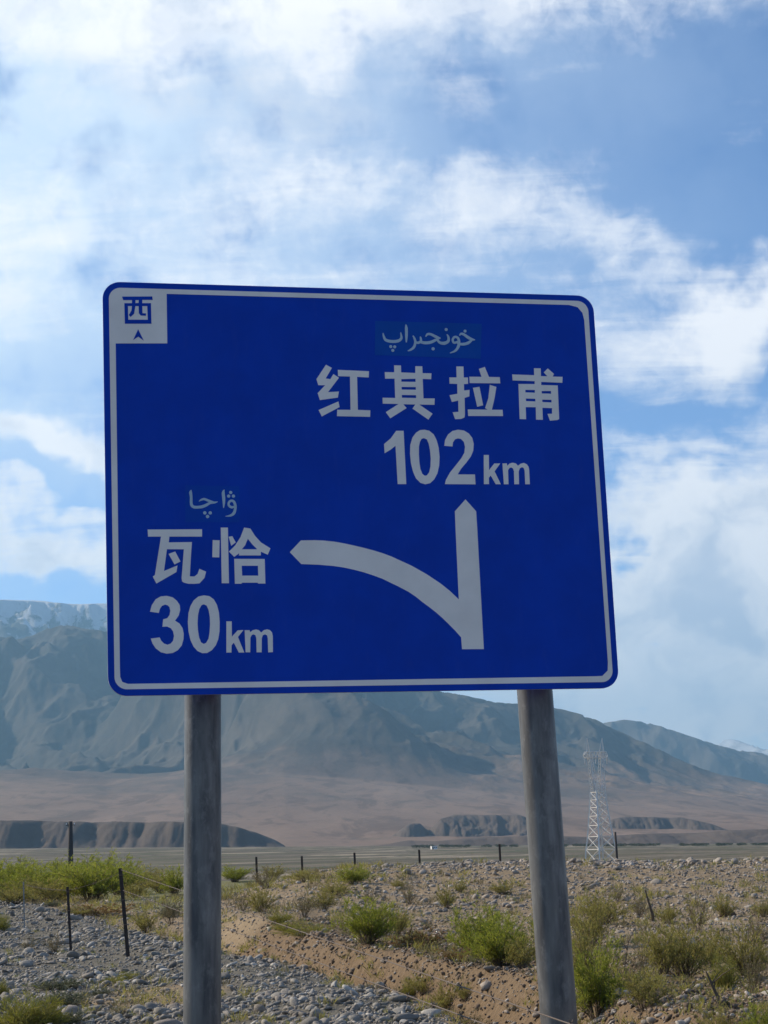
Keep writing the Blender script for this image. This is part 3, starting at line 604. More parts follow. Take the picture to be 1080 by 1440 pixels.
mountain('mountain', 'long slate brown mountain range with pale gravel fans across the valley', M_ROCK_A, SIL_A, FOOT, 2300, 4700, 7600, 9000, 101, 900, 520, smooth_n=15)
mountain('mountain', 'high far ridge dusted with snow above the left edge of the sign', M_ROCK_B, SIL_B, None, 8500, 8800, 11500, 13000, 202, 420, 260, plateau=True, relief=.45)
mountain('mountain', 'paler brown range descending behind the pylon on the right', M_ROCK_C, SIL_C, None, 8600, 9000, 11800, 13500, 303, 420, 260)
mountain('mountain', 'farthest hazy snowy peak low on the right skyline', mat_rock('hazy_snow_rock', (.16, .16, .16), (.24, .23, .22), snow=(560, 1000)), SIL_D, None, 16500, 17000, 21000, 22500, 404, 260, 160, ns=1.6)

def terrace(label, pts, r0, r1, seed, na=420):
    """river terrace: gullied scarp facing the valley, flat top running back into the fan"""
    A = np.linspace(pts[0][0], pts[-1][0], na)
    Rr = np.concatenate([np.linspace(r0, r0 + 260, 46), np.linspace(r0 + 275, r1, 34)])
    X, Y, F = ring_grid(A, Rr)
    RR = np.hypot(X, Y)
    T = smooth_cols(np.interp(A, [p[0] for p in pts], [p[1] for p in pts]), 7)
    top = (T * (r0 + 230))[None, :] + 1.6
    top = np.maximum(top, -14)
    edge = 120 + 260 * (fbm(X / 170, X * 0 + seed, 4, seed) - .5) + 70 * (ridged(X / 60, X * 0 + 2, 3, seed + 1) - .5)
    u = np.clip((RR - r0) / np.maximum(edge, 40), 0, 1)
    wq = 60 * (fbm(X / 140, Y / 140, 3, seed + 5) - .5)
    gul = .6 * ridged((X + wq) / 85, (Y + wq) / 240, 5, seed + 2) + .4 * ridged((X - wq) / 31, Y / 90, 4, seed + 7)
    h = sst(0, 1, u) ** .8
    base = ground_z(X, Y) - 3
    Z = base + (top - base) * h - (top - base) * .75 * np.sin(np.pi * np.clip(u * .93, 0, 1)) * (gul - .45)
    end = np.clip((RR - (r0 + 300)) / (r1 - r0 - 300), 0, 1)
    Z = Z - end * 16
    Z = np.minimum(Z, top + .5)
    me = np_mesh('hill', np.stack([X, Y, Z], -1).reshape(-1, 3), F, M_TERR, True)
    return tag(ob('hill', me), label, kind='structure')
terrace('long low dark terrace at the foot of the fans on the left', [(-20, .024), (-18.661, 0.02396), (-12.362, 0.02174), (-9.088, 0.0199), (-6.871, 0.01785), (-5.532, 0.01667), (-4.974, 0.01441), (-4.417, 0.01137), (-3.861, 0.00755), (-3.484, 0.00384), (-3.2, -.004)], 1900, 2500, 11)
terrace('small dark hillocks and scarp standing for shadow patches in the middle of the valley', [(-4.1, -.004), (-3.868, 0.00215), (-3.412, 0.00727), (-2.962, 0.00739), (-2.629, 0.00447), (-2.172, 0.00845), (-1.726, 0.00585), (-1.392, 0.00333), (-0.936, 0.00614), (-0.375, 0.00463), (0.086, 0.00938), (0.432, 0.01305), (0.771, 0.01323), (1.055, 0.00878), (1.456, 0.0163), (1.912, 0.01795), (3.937, 0.01667), (4.268, 0.01451), (4.699, 0.00843), (5.457, 0.00025), (5.7, -.005)], 2650, 3200, 12)  # shadow patches on gentle slopes, modelled as dark hillocks
terrace('low dark bank standing for growth and shadow along the right half of the valley floor', [(-2.5, -.006), (-1.5, .0), (.4, .0045), (1.2, .0035), (3.0, .005), (5, .0042), (6.2, .0028), (8, .0036), (9.5, .0030), (11, .0040), (13, .003), (16, .002)], 1900, 2300, 15)  # band of valley growth and shadow, built as a dark bank
terrace('thin dark scarp standing for a shadow patch right of the pylon', [(6.125, -0.00017), (6.834, 0.01209), (7.283, 0.01334), (9.046, 0.01141), (9.911, 0.00778), (10.546, 0.00279), (10.9, -.004)], 3000, 3500, 13, 240)  # shadow on the slope, shaped and coloured as a scarp

# ------------------------------------------------------------------ haze
hz = MB()
hz.box((0, 3000, 1000 - 20), (52000, 46000, 2000 + 40))
hm = bpy.data.materials.new('thin_haze'); hm.use_nodes = True
hn = hm.node_tree
hn.nodes.remove(hn.nodes['Principled BSDF'])
pv = hn.nodes.new('ShaderNodeVolumePrincipled')
pv.inputs['Color'].default_value = (.36, .69, 1.0, 1)
pv.inputs['Density'].default_value = 6.2e-5
pv.inputs['Anisotropy'].default_value = .25
hn.links.new(pv.outputs[0], hn.nodes['Material Output'].inputs['Volume'])
HAZE = tag(hz.build('haze', hm), 'thin bluish haze filling the valley air', kind='stuff')

# ------------------------------------------------------------------ the road sign
SR = Matrix(((0.975997, -0.217687, -0.006499), (0.217769, 0.975842, 0.017590), (0.002513, -0.018583, 0.999824)))
SIGN = empty('road_sign')
SIGN.matrix_world = Matrix.Translation((-0.10861, 9.55031, 3.56500)) @ SR.to_4x4()
tag(SIGN, 'large blue road direction sign with white characters and curved arrow on two steel posts', 'road sign')

def fill(polys, z0, thick):
    """closed outlines (holes by even-odd) -> thin plate facing -Y, front face z0+thick ahead of the panel"""
    cu = bpy.data.curves.new('tmp', 'CURVE')
    cu.dimensions = '2D'; cu.fill_mode = 'BOTH'; cu.extrude = thick / 2
    for pl in polys:
        sp = cu.splines.new('POLY'); sp.points.add(len(pl) - 1)
        for pt, (x, y) in zip(sp.points, pl): pt.co = (x, y, 0, 1)
        sp.use_cyclic_u = True
    o = bpy.data.objects.new('tmp', cu)
    me = bpy.data.meshes.new_from_object(o)
    bpy.data.objects.remove(o); bpy.data.curves.remove(cu)
    for v in me.vertices:
        x, y, z = v.co
        v.co = (x, -(z0 + thick / 2 + z), y)
    me.update()
    return me

def sign_part(name, key, mat, z0=.0, thick=.0008, label=None):
    me = fill(SHAPES[key], z0, thick)
    me.name = name; me.materials.clear(); me.materials.append(mat)
    o = ob(name, me, SIGN)
    if label: o['label'] = label
    return o

def rounded(quad, r, inset=0, n=10):
    c = Vector((sum(p[0] for p in quad) / 4, sum(p[1] for p in quad) / 4))
    out = []
    Q = [Vector(p) for p in quad]
    # inset the quad
    q2 = []
    for i in range(4):
        p = Q[i]; a = (Q[i - 1] - p).normalized(); b = (Q[(i + 1) % 4] - p).normalized()
        q2.append(p + (a + b) * inset)
    r = r - inset
    for i in range(4):
        p = q2[i]; a = (q2[i - 1] - p).normalized(); b = (q2[(i + 1) % 4] - p).normalized()
        cc = p + (a + b) * r
        for k in range(n + 1):
            w = math.pi / 2 * k / n
            out.append(tuple(cc - b * r * math.cos(w) - a * r * math.sin(w)))
    return out
QUAD = SHAPES['quad'][0]
outer = rounded(QUAD, .098)
w1 = rounded(QUAD, .098, .0335)
# panel: 3 mm aluminium sheet with a folded edge, sheeting on its front
me = fill([outer], -.004, .004); me.materials.clear(); me.materials.append(M_BLUE); me.name = 'panel'
ob('panel', me, SIGN)
rim = MB()
for i in range(len(outer)):
    a = outer[i]; b = outer[(i + 1) % len(outer)]
    k = len(rim.v)
    ax, az_, bx, bz = a[0] * .9995, a[1] * .9995, b[0] * .9995, b[1] * .9995
    rim.v += [(ax, .0045, az_), (bx, .0045, bz), (bx, .026, bz), (ax, .026, az_)]
    rim.f.append([k, k + 1, k + 2, k + 3])
    rim.v += [(ax * .992, .0045, az_ * .99), (bx * .992, .0045, bz * .99), (bx * .992, .026, bz * .99), (ax * .992, .026, az_ * .99)]
    rim.f.append([k + 7, k + 6, k + 5, k + 4])
    rim.f.append([k + 3, k + 2, k + 6, k + 7])
rim.build('folded_edge', M_RAIL, SIGN)
me = fill([w1, SHAPES['inner'][0]], 0.0005, .0008); me.materials.clear(); me.materials.append(M_WHITE); me.name = 'border'
ob('border', me, SIGN)['label'] = 'thin white border with square white compass patch in the upper left corner'
sign_part('language_patch', 'patch1', M_PATCH, .0004, .0005)
sign_part('language_patch', 'patch2', mat_sheet('lower_patch_blue', (.001, .060, .42)), .0004, .0005)
for key, lab in (('hong', 'first large white character of the upper place name'), ('qi', 'second large white character of the upper place name'),
                 ('la', 'third large white character of the upper place name'), ('pu', 'fourth large white character of the upper place name'),
                 ('wa', 'first large white character of the left place name'), ('qia', 'second large white character of the left place name')):
    sign_part('character', key, M_WHITE, .0005, .0008, lab)
sign_part('character', 'xi', M_BLUE, .0018, .0006, 'small blue character on the white corner patch')
sign_part('compass_pointer', 'pointer', M_BLUE, .0018, .0006)
for key, lab in (('one', 'white digit one of 102'), ('zero2', 'white digit zero of 102'), ('two', 'white digit two of 102'),
                 ('three', 'white digit three of 30'), ('zero', 'white digit zero of 30')):
    sign_part('digit', key, M_WHITE, .0005, .0008, lab)
for key in ('k1', 'm1', 'k2', 'm2'):
    sign_part('letter', key, M_WHITE, .0005, .0008, 'white letter ' + key[0])
sign_part('direction_arrow', 'arrow', M_WHITE, .0005, .0008, 'white arrow, straight ahead with a branch curving off to the left')

def script_line(key, label):
    strokes, dots = STROKES[key]
    mb = MB()
    z = .0012
    for st in strokes:
        P = [Vector((s[0], s[1])) for s in st]; Wd = [s[2] for s in st]
        # catmull-rom refine
        Q = []; Wq = []
        for i in range(len(P) - 1):
            p0, p1, p2, p3 = P[max(i - 1, 0)], P[i], P[i + 1], P[min(i + 2, len(P) - 1)]
            for k in range(5):
                t = k / 5
                Q.append(.5 * ((2 * p1) + (p2 - p0) * t + (2 * p0 - 5 * p1 + 4 * p2 - p3) * t * t + (3 * p1 - p0 - 3 * p2 + p3) * t ** 3))
                Wq.append(Wd[i] * (1 - t) + Wd[i + 1] * t)
        Q.append(P[-1]); Wq.append(Wd[-1])
        L = []
        for i, p in enumerate(Q):
            d = (Q[min(i + 1, len(Q) - 1)] - Q[max(i - 1, 0)]).normalized(); nrm = Vector((-d.y, d.x)) * Wq[i] / 2
            L.append((p + nrm, p - nrm))
        k0 = len(mb.v)
        for a, b in L:
            mb.v += [(a.x, -z, a.y), (b.x, -z, b.y), (a.x, -.0002, a.y), (b.x, -.0002, b.y)]
        for i in range(len(L) - 1):
            o = k0 + 4 * i
            mb.f += [[o, o + 4, o + 5, o + 1], [o + 2, o + 6, o + 4, o], [o + 1, o + 5, o + 7, o + 3]]
        z += .00018
    for x, y, r in dots:
        k0 = len(mb.v); n = 12
        for j in range(n):
            w = 2 * math.pi * j / n
            mb.v.append((x + r * math.cos(w), -z, y + r * math.sin(w)))
        for j in range(n):
            w = 2 * math.pi * j / n
            mb.v.append((x + r * math.cos(w), -.0002, y + r * math.sin(w)))
        mb.f.append(list(range(k0, k0 + n)))
        for j in range(n): mb.f.append([k0 + j, k0 + (j + 1) % n, k0 + n + (j + 1) % n, k0 + n + j])
    o = mb.build('script_lettering', M_PALE, SIGN); o['label'] = label
    return o
script_line('arabic_top', 'pale cursive lettering on the blue patch above the upper place name')
script_line('arabic_low', 'pale cursive lettering above the left place name')

# back of the sign: horizontal channels and clamps
for zz_ in (-.86, 0., .86):
    r = MB()
    r.box((0, .0455, zz_ + .019), (2.6, .036, .004)); r.box((0, .0455, zz_ - .019), (2.6, .036, .004)); r.box((0, .029, zz_), (2.6, .004, .034))
    r.build('mounting_rail', M_RAIL, SIGN)
# posts, slightly out of plumb each its own way
def post(p0, p1, rad, label):
    d = (Vector(p1) - Vector(p0))
    top = Vector(p0) + d * ((4.62 - p0[2]) / d.z)
    bot = Vector(p0) + d * ((-.5 - p0[2]) / d.z)
    m = MB(); m.tube([bot, bot.lerp(top, .25), bot.lerp(top, .5), bot.lerp(top, .75), top], rad, 48)
    o = m.build('post', M_GALV, SIGN, True)
    o.matrix_parent_inverse = SIGN.matrix_world.inverted()
    o['label'] = label
    # end cap
    c = MB(); c.tube([top, top + d.normalized() * .012], rad + .006, 48)
    k = c.build('post_cap', M_RAIL, o, True)
    # clamps at the rails
    for hz_ in (-.86, 0., .86):
        zc = 3.565 + hz_
        q = Vector(p0) + d * ((zc - p0[2]) / d.z)
        c = MB(); c.tube([q - Vector((0, 0, .025)), q + Vector((0, 0, .025))], rad + .007, 32)
        c.box(q + Vector((.0, -rad - .010, 0)), (.26, .012, .05))
        k = c.build('clamp', M_RAIL, o)
post((-1.0111, 9.59, 2.4433), (-1.0426, 9.59, .7424), .099, 'left galvanised steel post with grey stains')
post((.8110, 10.02, 2.4620), (.8518, 10.02, .6364), .1005, 'right galvanised steel post leaning slightly, mottled with stains')
# ------------------------------------------------------------------ stones
def ico(level):
    t = (1 + 5 ** .5) / 2
    v = [(-1, t, 0), (1, t, 0), (-1, -t, 0), (1, -t, 0), (0, -1, t), (0, 1, t), (0, -1, -t), (0, 1, -t), (t, 0, -1), (t, 0, 1), (-t, 0, -1), (-t, 0, 1)]
    v = [Vector(p).normalized() for p in v]
    f = [(0, 11, 5), (0, 5, 1), (0, 1, 7), (0, 7, 10), (0, 10, 11), (1, 5, 9), (5, 11, 4), (11, 10, 2), (10, 7, 6), (7, 1, 8), (3, 9, 4), (3, 4, 2), (3, 2, 6), (3, 6, 8), (3, 8, 9), (4, 9, 5), (2, 4, 11), (6, 2, 10), (8, 6, 7), (9, 8, 1)]
    for _ in range(level):
        mid = {}; nf = []
        def m(a, b):
            k = (min(a, b), max(a, b))
            if k not in mid: mid[k] = len(v); v.append(((v[a] + v[b]) / 2).normalized())
            return mid[k]
        for a, b, c in f:
            ab, bc, ca = m(a, b), m(b, c), m(c, a)
            nf += [(a, ab, ca), (b, bc, ab), (c, ca, bc), (ab, bc, ca)]
        f = nf
    return np.array([tuple(p) for p in v]), np.array(f)

def rock_shape(V, seed, angular):
    r = np.random.default_rng(seed)
    V = V.copy()
    # clip the ball by a few planes: worn but faceted rock
    for _ in range(10 if angular else 6):
        n = r.normal(size=3); n /= np.linalg.norm(n)
        dd = r.uniform(.48, .80) if angular else r.uniform(.62, .88)
        s = V @ n
        V = np.where((s > dd)[:, None], V - (s - dd)[:, None] * n, V)
    V = V * (1 + r.normal(0, .05, (len(V), 1)))
    return V * r.uniform((.85, .5, .26), (1.25, .85, .5))
I1, FI1 = ico(1); I0, FI0 = ico(0)
shapes1 = [rock_shape(I1, i, i % 2) for i in range(16)]
shapes0 = [rock_shape(I0, 50 + i, i % 2) for i in range(16)]

def rand_rot(n):
    yaw = rng.uniform(0, 2 * np.pi, n); tx = rng.normal(0, .35, n); ty = rng.normal(0, .35, n)
    c, s = np.cos(yaw), np.sin(yaw)
    R = np.zeros((n, 3, 3)); R[:, 0, 0] = c; R[:, 0, 1] = -s; R[:, 1, 0] = s; R[:, 1, 1] = c; R[:, 2, 2] = 1
    Rx = np.zeros((n, 3, 3)); Rx[:, 0, 0] = 1; Rx[:, 1, 1] = np.cos(tx); Rx[:, 1, 2] = -np.sin(tx); Rx[:, 2, 1] = np.sin(tx); Rx[:, 2, 2] = np.cos(tx)
    Ry = np.zeros((n, 3, 3)); Ry[:, 1, 1] = 1; Ry[:, 0, 0] = np.cos(ty); Ry[:, 0, 2] = np.sin(ty); Ry[:, 2, 0] = -np.sin(ty); Ry[:, 2, 2] = np.cos(ty)
    return Rx @ Ry @ R

# scatter: density falls with distance so that stones keep a readable size
def scatter(n, ymin, ymax):
    y = ymin * np.exp(rng.uniform(0, math.log(ymax / ymin), n))
    x = y * rng.uniform(-.30, .30, n)
    return x, y
n0 = 84000
x, y = scatter(n0, 9, 64)
rub, red, grn = zones(x, y)
tt = (x - np.interp(y, NEAR_Y, NEAR_X)) / np.maximum(np.interp(y, FAR_Y, FAR_X) - np.interp(y, NEAR_Y, NEAR_X), .5)
berm = sst(-4, 0, x) * sst(29, 44, y)
crest = sst(-3, 3, x) * sst(52, 60, y)
patch = fbm(x / .9, y / 1.6, 3, 61)
keep = rub * sst(.30, .52, patch) * .95 + berm * .62 + crest * .5 + (1 - rub) * (1 - berm) * .13 * sst(.4, .6, patch)
keep = np.where((tt > 0) & (tt < 1) & (y < 36), .22, keep)
sel = rng.uniform(0, 1, n0) < np.clip(keep, 0, 1)
x, y, berm, crest, rub = x[sel], y[sel], berm[sel], crest[sel], rub[sel]
size = .032 * np.exp(rng.normal(0, .50, len(x))) * (1 + .55 * sst(18, 60, y)) * (1 + .7 * crest)
size = np.where(rub > .5, size * 1.08, size * .92)
size = np.clip(size, .014, .20)
z = ground_z(x, y) + size * rng.uniform(-.05, .28, len(x))
tanish = (berm + crest > .3) | (rub < .3)
vis = size / y * ((np.abs(x / y) < .235)) * (y > 14.5)
order = np.argsort(-vis)
ind = order[:300]; rest = order[300:]
Rm = rand_rot(len(x))
stone_meshes = {}
for i, v in enumerate(shapes1):
    for mt in (M_STONE, M_STONE2):
        stone_meshes[(i, mt.name)] = np_mesh('stone', v, FI1, mt)
for k in ind:
    mt = M_STONE2 if tanish[k] else M_STONE
    me = stone_meshes[(int(k) % 16, mt.name)]
    o = bpy.data.objects.new('stone', me)
    s = float(size[k])
    o.matrix_world = Matrix.Translation((float(x[k]), float(y[k]), float(z[k]))) @ Matrix(Rm[k].tolist()).to_4x4() @ Matrix.Diagonal((s, s, s, 1))
    link(o, GROUND)
def stone_stuff(idx, mt, name):
    VV = []; FF = []; off = 0
    px = size[idx] / y[idx]
    for lvl, sh, FI, msk in ((1, shapes1, FI1, px > .0022), (0, shapes0, FI0, px <= .0022)):
        ids = idx[msk]
        if not len(ids): continue
        base = np.stack(sh)[ids % 16]                       # n, nv, 3
        P = np.einsum('nij,nvj->nvi', Rm[ids], base * size[ids][:, None, None])
        P = P + np.stack([x[ids], y[ids], z[ids]], -1)[:, None, :]
        nv = base.shape[1]
        VV.append(P.reshape(-1, 3)); FF.append((FI[None] + (np.arange(len(ids)) * nv)[:, None, None] + off).reshape(-1, 3)); off += len(ids) * nv
    o = ob(name, np_mesh(name, np.concatenate(VV), np.concatenate(FF), mt), GROUND)
    return tag(o, kind='stuff')
stone_stuff(rest[~tanish[rest]], M_STONE, 'rubble')
stone_stuff(rest[tanish[rest]], M_STONE2, 'rubble')

# fine gravel, clods and chips between the stones
def gravel(n, ymin, ymax, s0, mt, name, where, parent=GROUND):
    x, y = scatter(n, ymin, ymax)
    w = where(x, y); m = rng.uniform(0, 1, n) < w
    x, y = x[m], y[m]
    s = s0 * np.exp(rng.normal(0, .45, len(x))) * (.55 + y / 40)
    z = ground_z(x, y) + s * .2
    Rr = rand_rot(len(x))
    # four-sided chips: squashed octahedra
    O = np.array([(1, 0, 0), (0, .8, .1), (-.9, .1, 0), (0, -.85, 0), (.1, .05, .55), (0, 0, -.5)])
    Fo = np.array([(0, 1, 4), (1, 2, 4), (2, 3, 4), (3, 0, 4), (1, 0, 5), (2, 1, 5), (3, 2, 5), (0, 3, 5)])
    P = np.einsum('nij,vj->nvi', Rr, O) * s[:, None, None] + np.stack([x, y, z], -1)[:, None, :]
    Fa = (Fo[None] + (np.arange(len(x)) * 6)[:, None, None]).reshape(-1, 3)
    return tag(ob(name, np_mesh(name, P.reshape(-1, 3), Fa, mt), parent), kind='stuff')
gravel(42000, 9, 60, .017, M_STONE, 'gravel', lambda x, y: .15 + .85 * zones(x, y)[0])
clod = lambda x, y: zones(x, y)[1] * .95
gravel(52000, 10, 36, .022, M_CLOD, 'clods', clod)
gravel(36000, 9, 62, .017, M_STONE2, 'gravel', lambda x, y: 1 - .85 * zones(x, y)[0])

# ------------------------------------------------------------------ plants
def blades(P, D, L, Wd, r):
    """narrow two-triangle leaves at P pointing along D"""
    n = len(P)
    side = np.cross(D, r.normal(size=(n, 3))); side /= np.linalg.norm(side, axis=1, keepdims=True) + 1e-9
    a = P; m1 = P + D * (L * .45)[:, None] + side * (Wd / 2)[:, None]; m2 = P + D * (L * .45)[:, None] - side * (Wd / 2)[:, None]
    t = P + D * L[:, None]; t[:, 2] -= L * .12
    V = np.stack([a, m1, t, m2], 1).reshape(-1, 3)
    i = np.arange(n)[:, None] * 4
    F = np.concatenate([i + np.array([[0, 1, 2]]), i + np.array([[0, 2, 3]])], 0)
    return V, F

def tubes(curves, rads, n=3):
    VV = []; FF = []; off = 0
    for c, r in zip(curves, rads):
        k = len(c)
        t = np.gradient(c, axis=0); t /= np.linalg.norm(t, axis=1, keepdims=True) + 1e-9
        a = np.cross(t, np.array([.3, .9, .1])); a /= np.linalg.norm(a, axis=1, keepdims=True) + 1e-9
        b = np.cross(t, a)
        w = np.arange(n) * 2 * np.pi / n
        ring = c[:, None, :] + (a[:, None, :] * np.cos(w)[None, :, None] + b[:, None, :] * np.sin(w)[None, :, None]) * np.asarray(r)[:, None, None]
        VV.append(ring.reshape(-1, 3))
        i = np.arange(k - 1)[:, None] * n + np.arange(n)[None, :]
        j = np.arange(k - 1)[:, None] * n + (np.arange(n)[None, :] + 1) % n
        FF.append(np.stack([i, j, j + n, i + n], -1).reshape(-1, 4) + off); off += k * n
    return np.concatenate(VV), np.concatenate(FF)

def plant_meshes(kind, seed):
    """unit-sized plant (height 1, half width about .5): stems and foliage"""
    r = np.random.default_rng(seed)
    cfg = {  # stems, side twigs, leaves per twig, leaf length, width, spread, droop
        'willow': (74, 8, 14, .070, .0075, .62, .14, .0055),
        'loose': (50, 7, 14, .06, .0085, .66, .14, .0055),
        'dry': (32, 5, 10, .06, .009, .58, .10, .005),
        'russet': (34, 4, 9, .11, .022, .75, .15, .006),
        'tuft': (300, 0, 4, .20, .011, .55, .25, .003),
        'sage': (60, 3, 9, .13, .030, .80, .12, .008),
        'dark': (46, 5, 12, .075, .028, .62, .06, .010)}[kind]
    ns, tw, lv, ll, lw, spread, droop, rad = cfg
    curves = []; rads = []; LP = []; LD = []
    for i in range(ns):
        a = r.uniform(0, 2 * np.pi); u = r.uniform(0, 1) ** .6
        lean = u * spread; h = (1.02 - .42 * u ** 2) * r.uniform(.45, 1.0)
        if r.uniform() < .15: h *= 1.2
        b0 = np.array([np.cos(a), np.sin(a), 0]) * r.uniform(0, .10 + .18 * (kind in ('tuft', 'sage', 'russet')))
        ts = np.linspace(0, 1, 6)
        jit = np.cumsum(r.normal(0, .018, (6, 3)), axis=0)
        c = b0 + np.stack([np.cos(a) * lean * ts ** 1.3, np.sin(a) * lean * ts ** 1.3, h * ts - droop * u * ts ** 3], -1) + jit * (ts[:, None])
        curves.append(c); rads.append(rad * (1 - .85 * ts))
        def leaves(c, lo, n):
            tt_ = r.uniform(lo, 1, n)
            P = np.stack([np.interp(tt_ * (len(c) - 1), np.arange(len(c)), c[:, k]) for k in range(3)], -1)
            d = c[-1] - c[0]; d = d / (np.linalg.norm(d) + 1e-9)
            D = d * .9 + r.normal(0, .42, (n, 3)); D[:, 2] += .25
            LP.append(P); LD.append(D / np.linalg.norm(D, axis=1, keepdims=True))
        leaves(c, .30 if kind != 'tuft' else .0, lv + 3)
        for j in range(tw):
            t0 = r.uniform(.22, .92); s = np.array([np.interp(t0 * 5, np.arange(6), c[:, k]) for k in range(3)])
            d = np.array([np.cos(a), np.sin(a), 0]) * .3 + r.normal(0, .55, 3); d[2] = abs(d[2]) + .45; d /= np.linalg.norm(d)
            L = r.uniform(.10, .26) * (1.15 - t0 * .6)
            tc_ = s + d * (np.linspace(0, 1, 3) * L)[:, None]
            curves.append(tc_); rads.append(rad * .45 * np.array([1, .7, .2]))
            leaves(tc_, .1, lv)
    P = np.concatenate(LP); D = np.concatenate(LD); n = len(P)
    L = ll * r.uniform(.6, 1.35, n); Wd = lw * r.uniform(.7, 1.3, n)
    V, Fb = blades(P, D, L, Wd, r)
    sv, sf = tubes(curves, rads)
    return (sv, sf), (V, Fb)

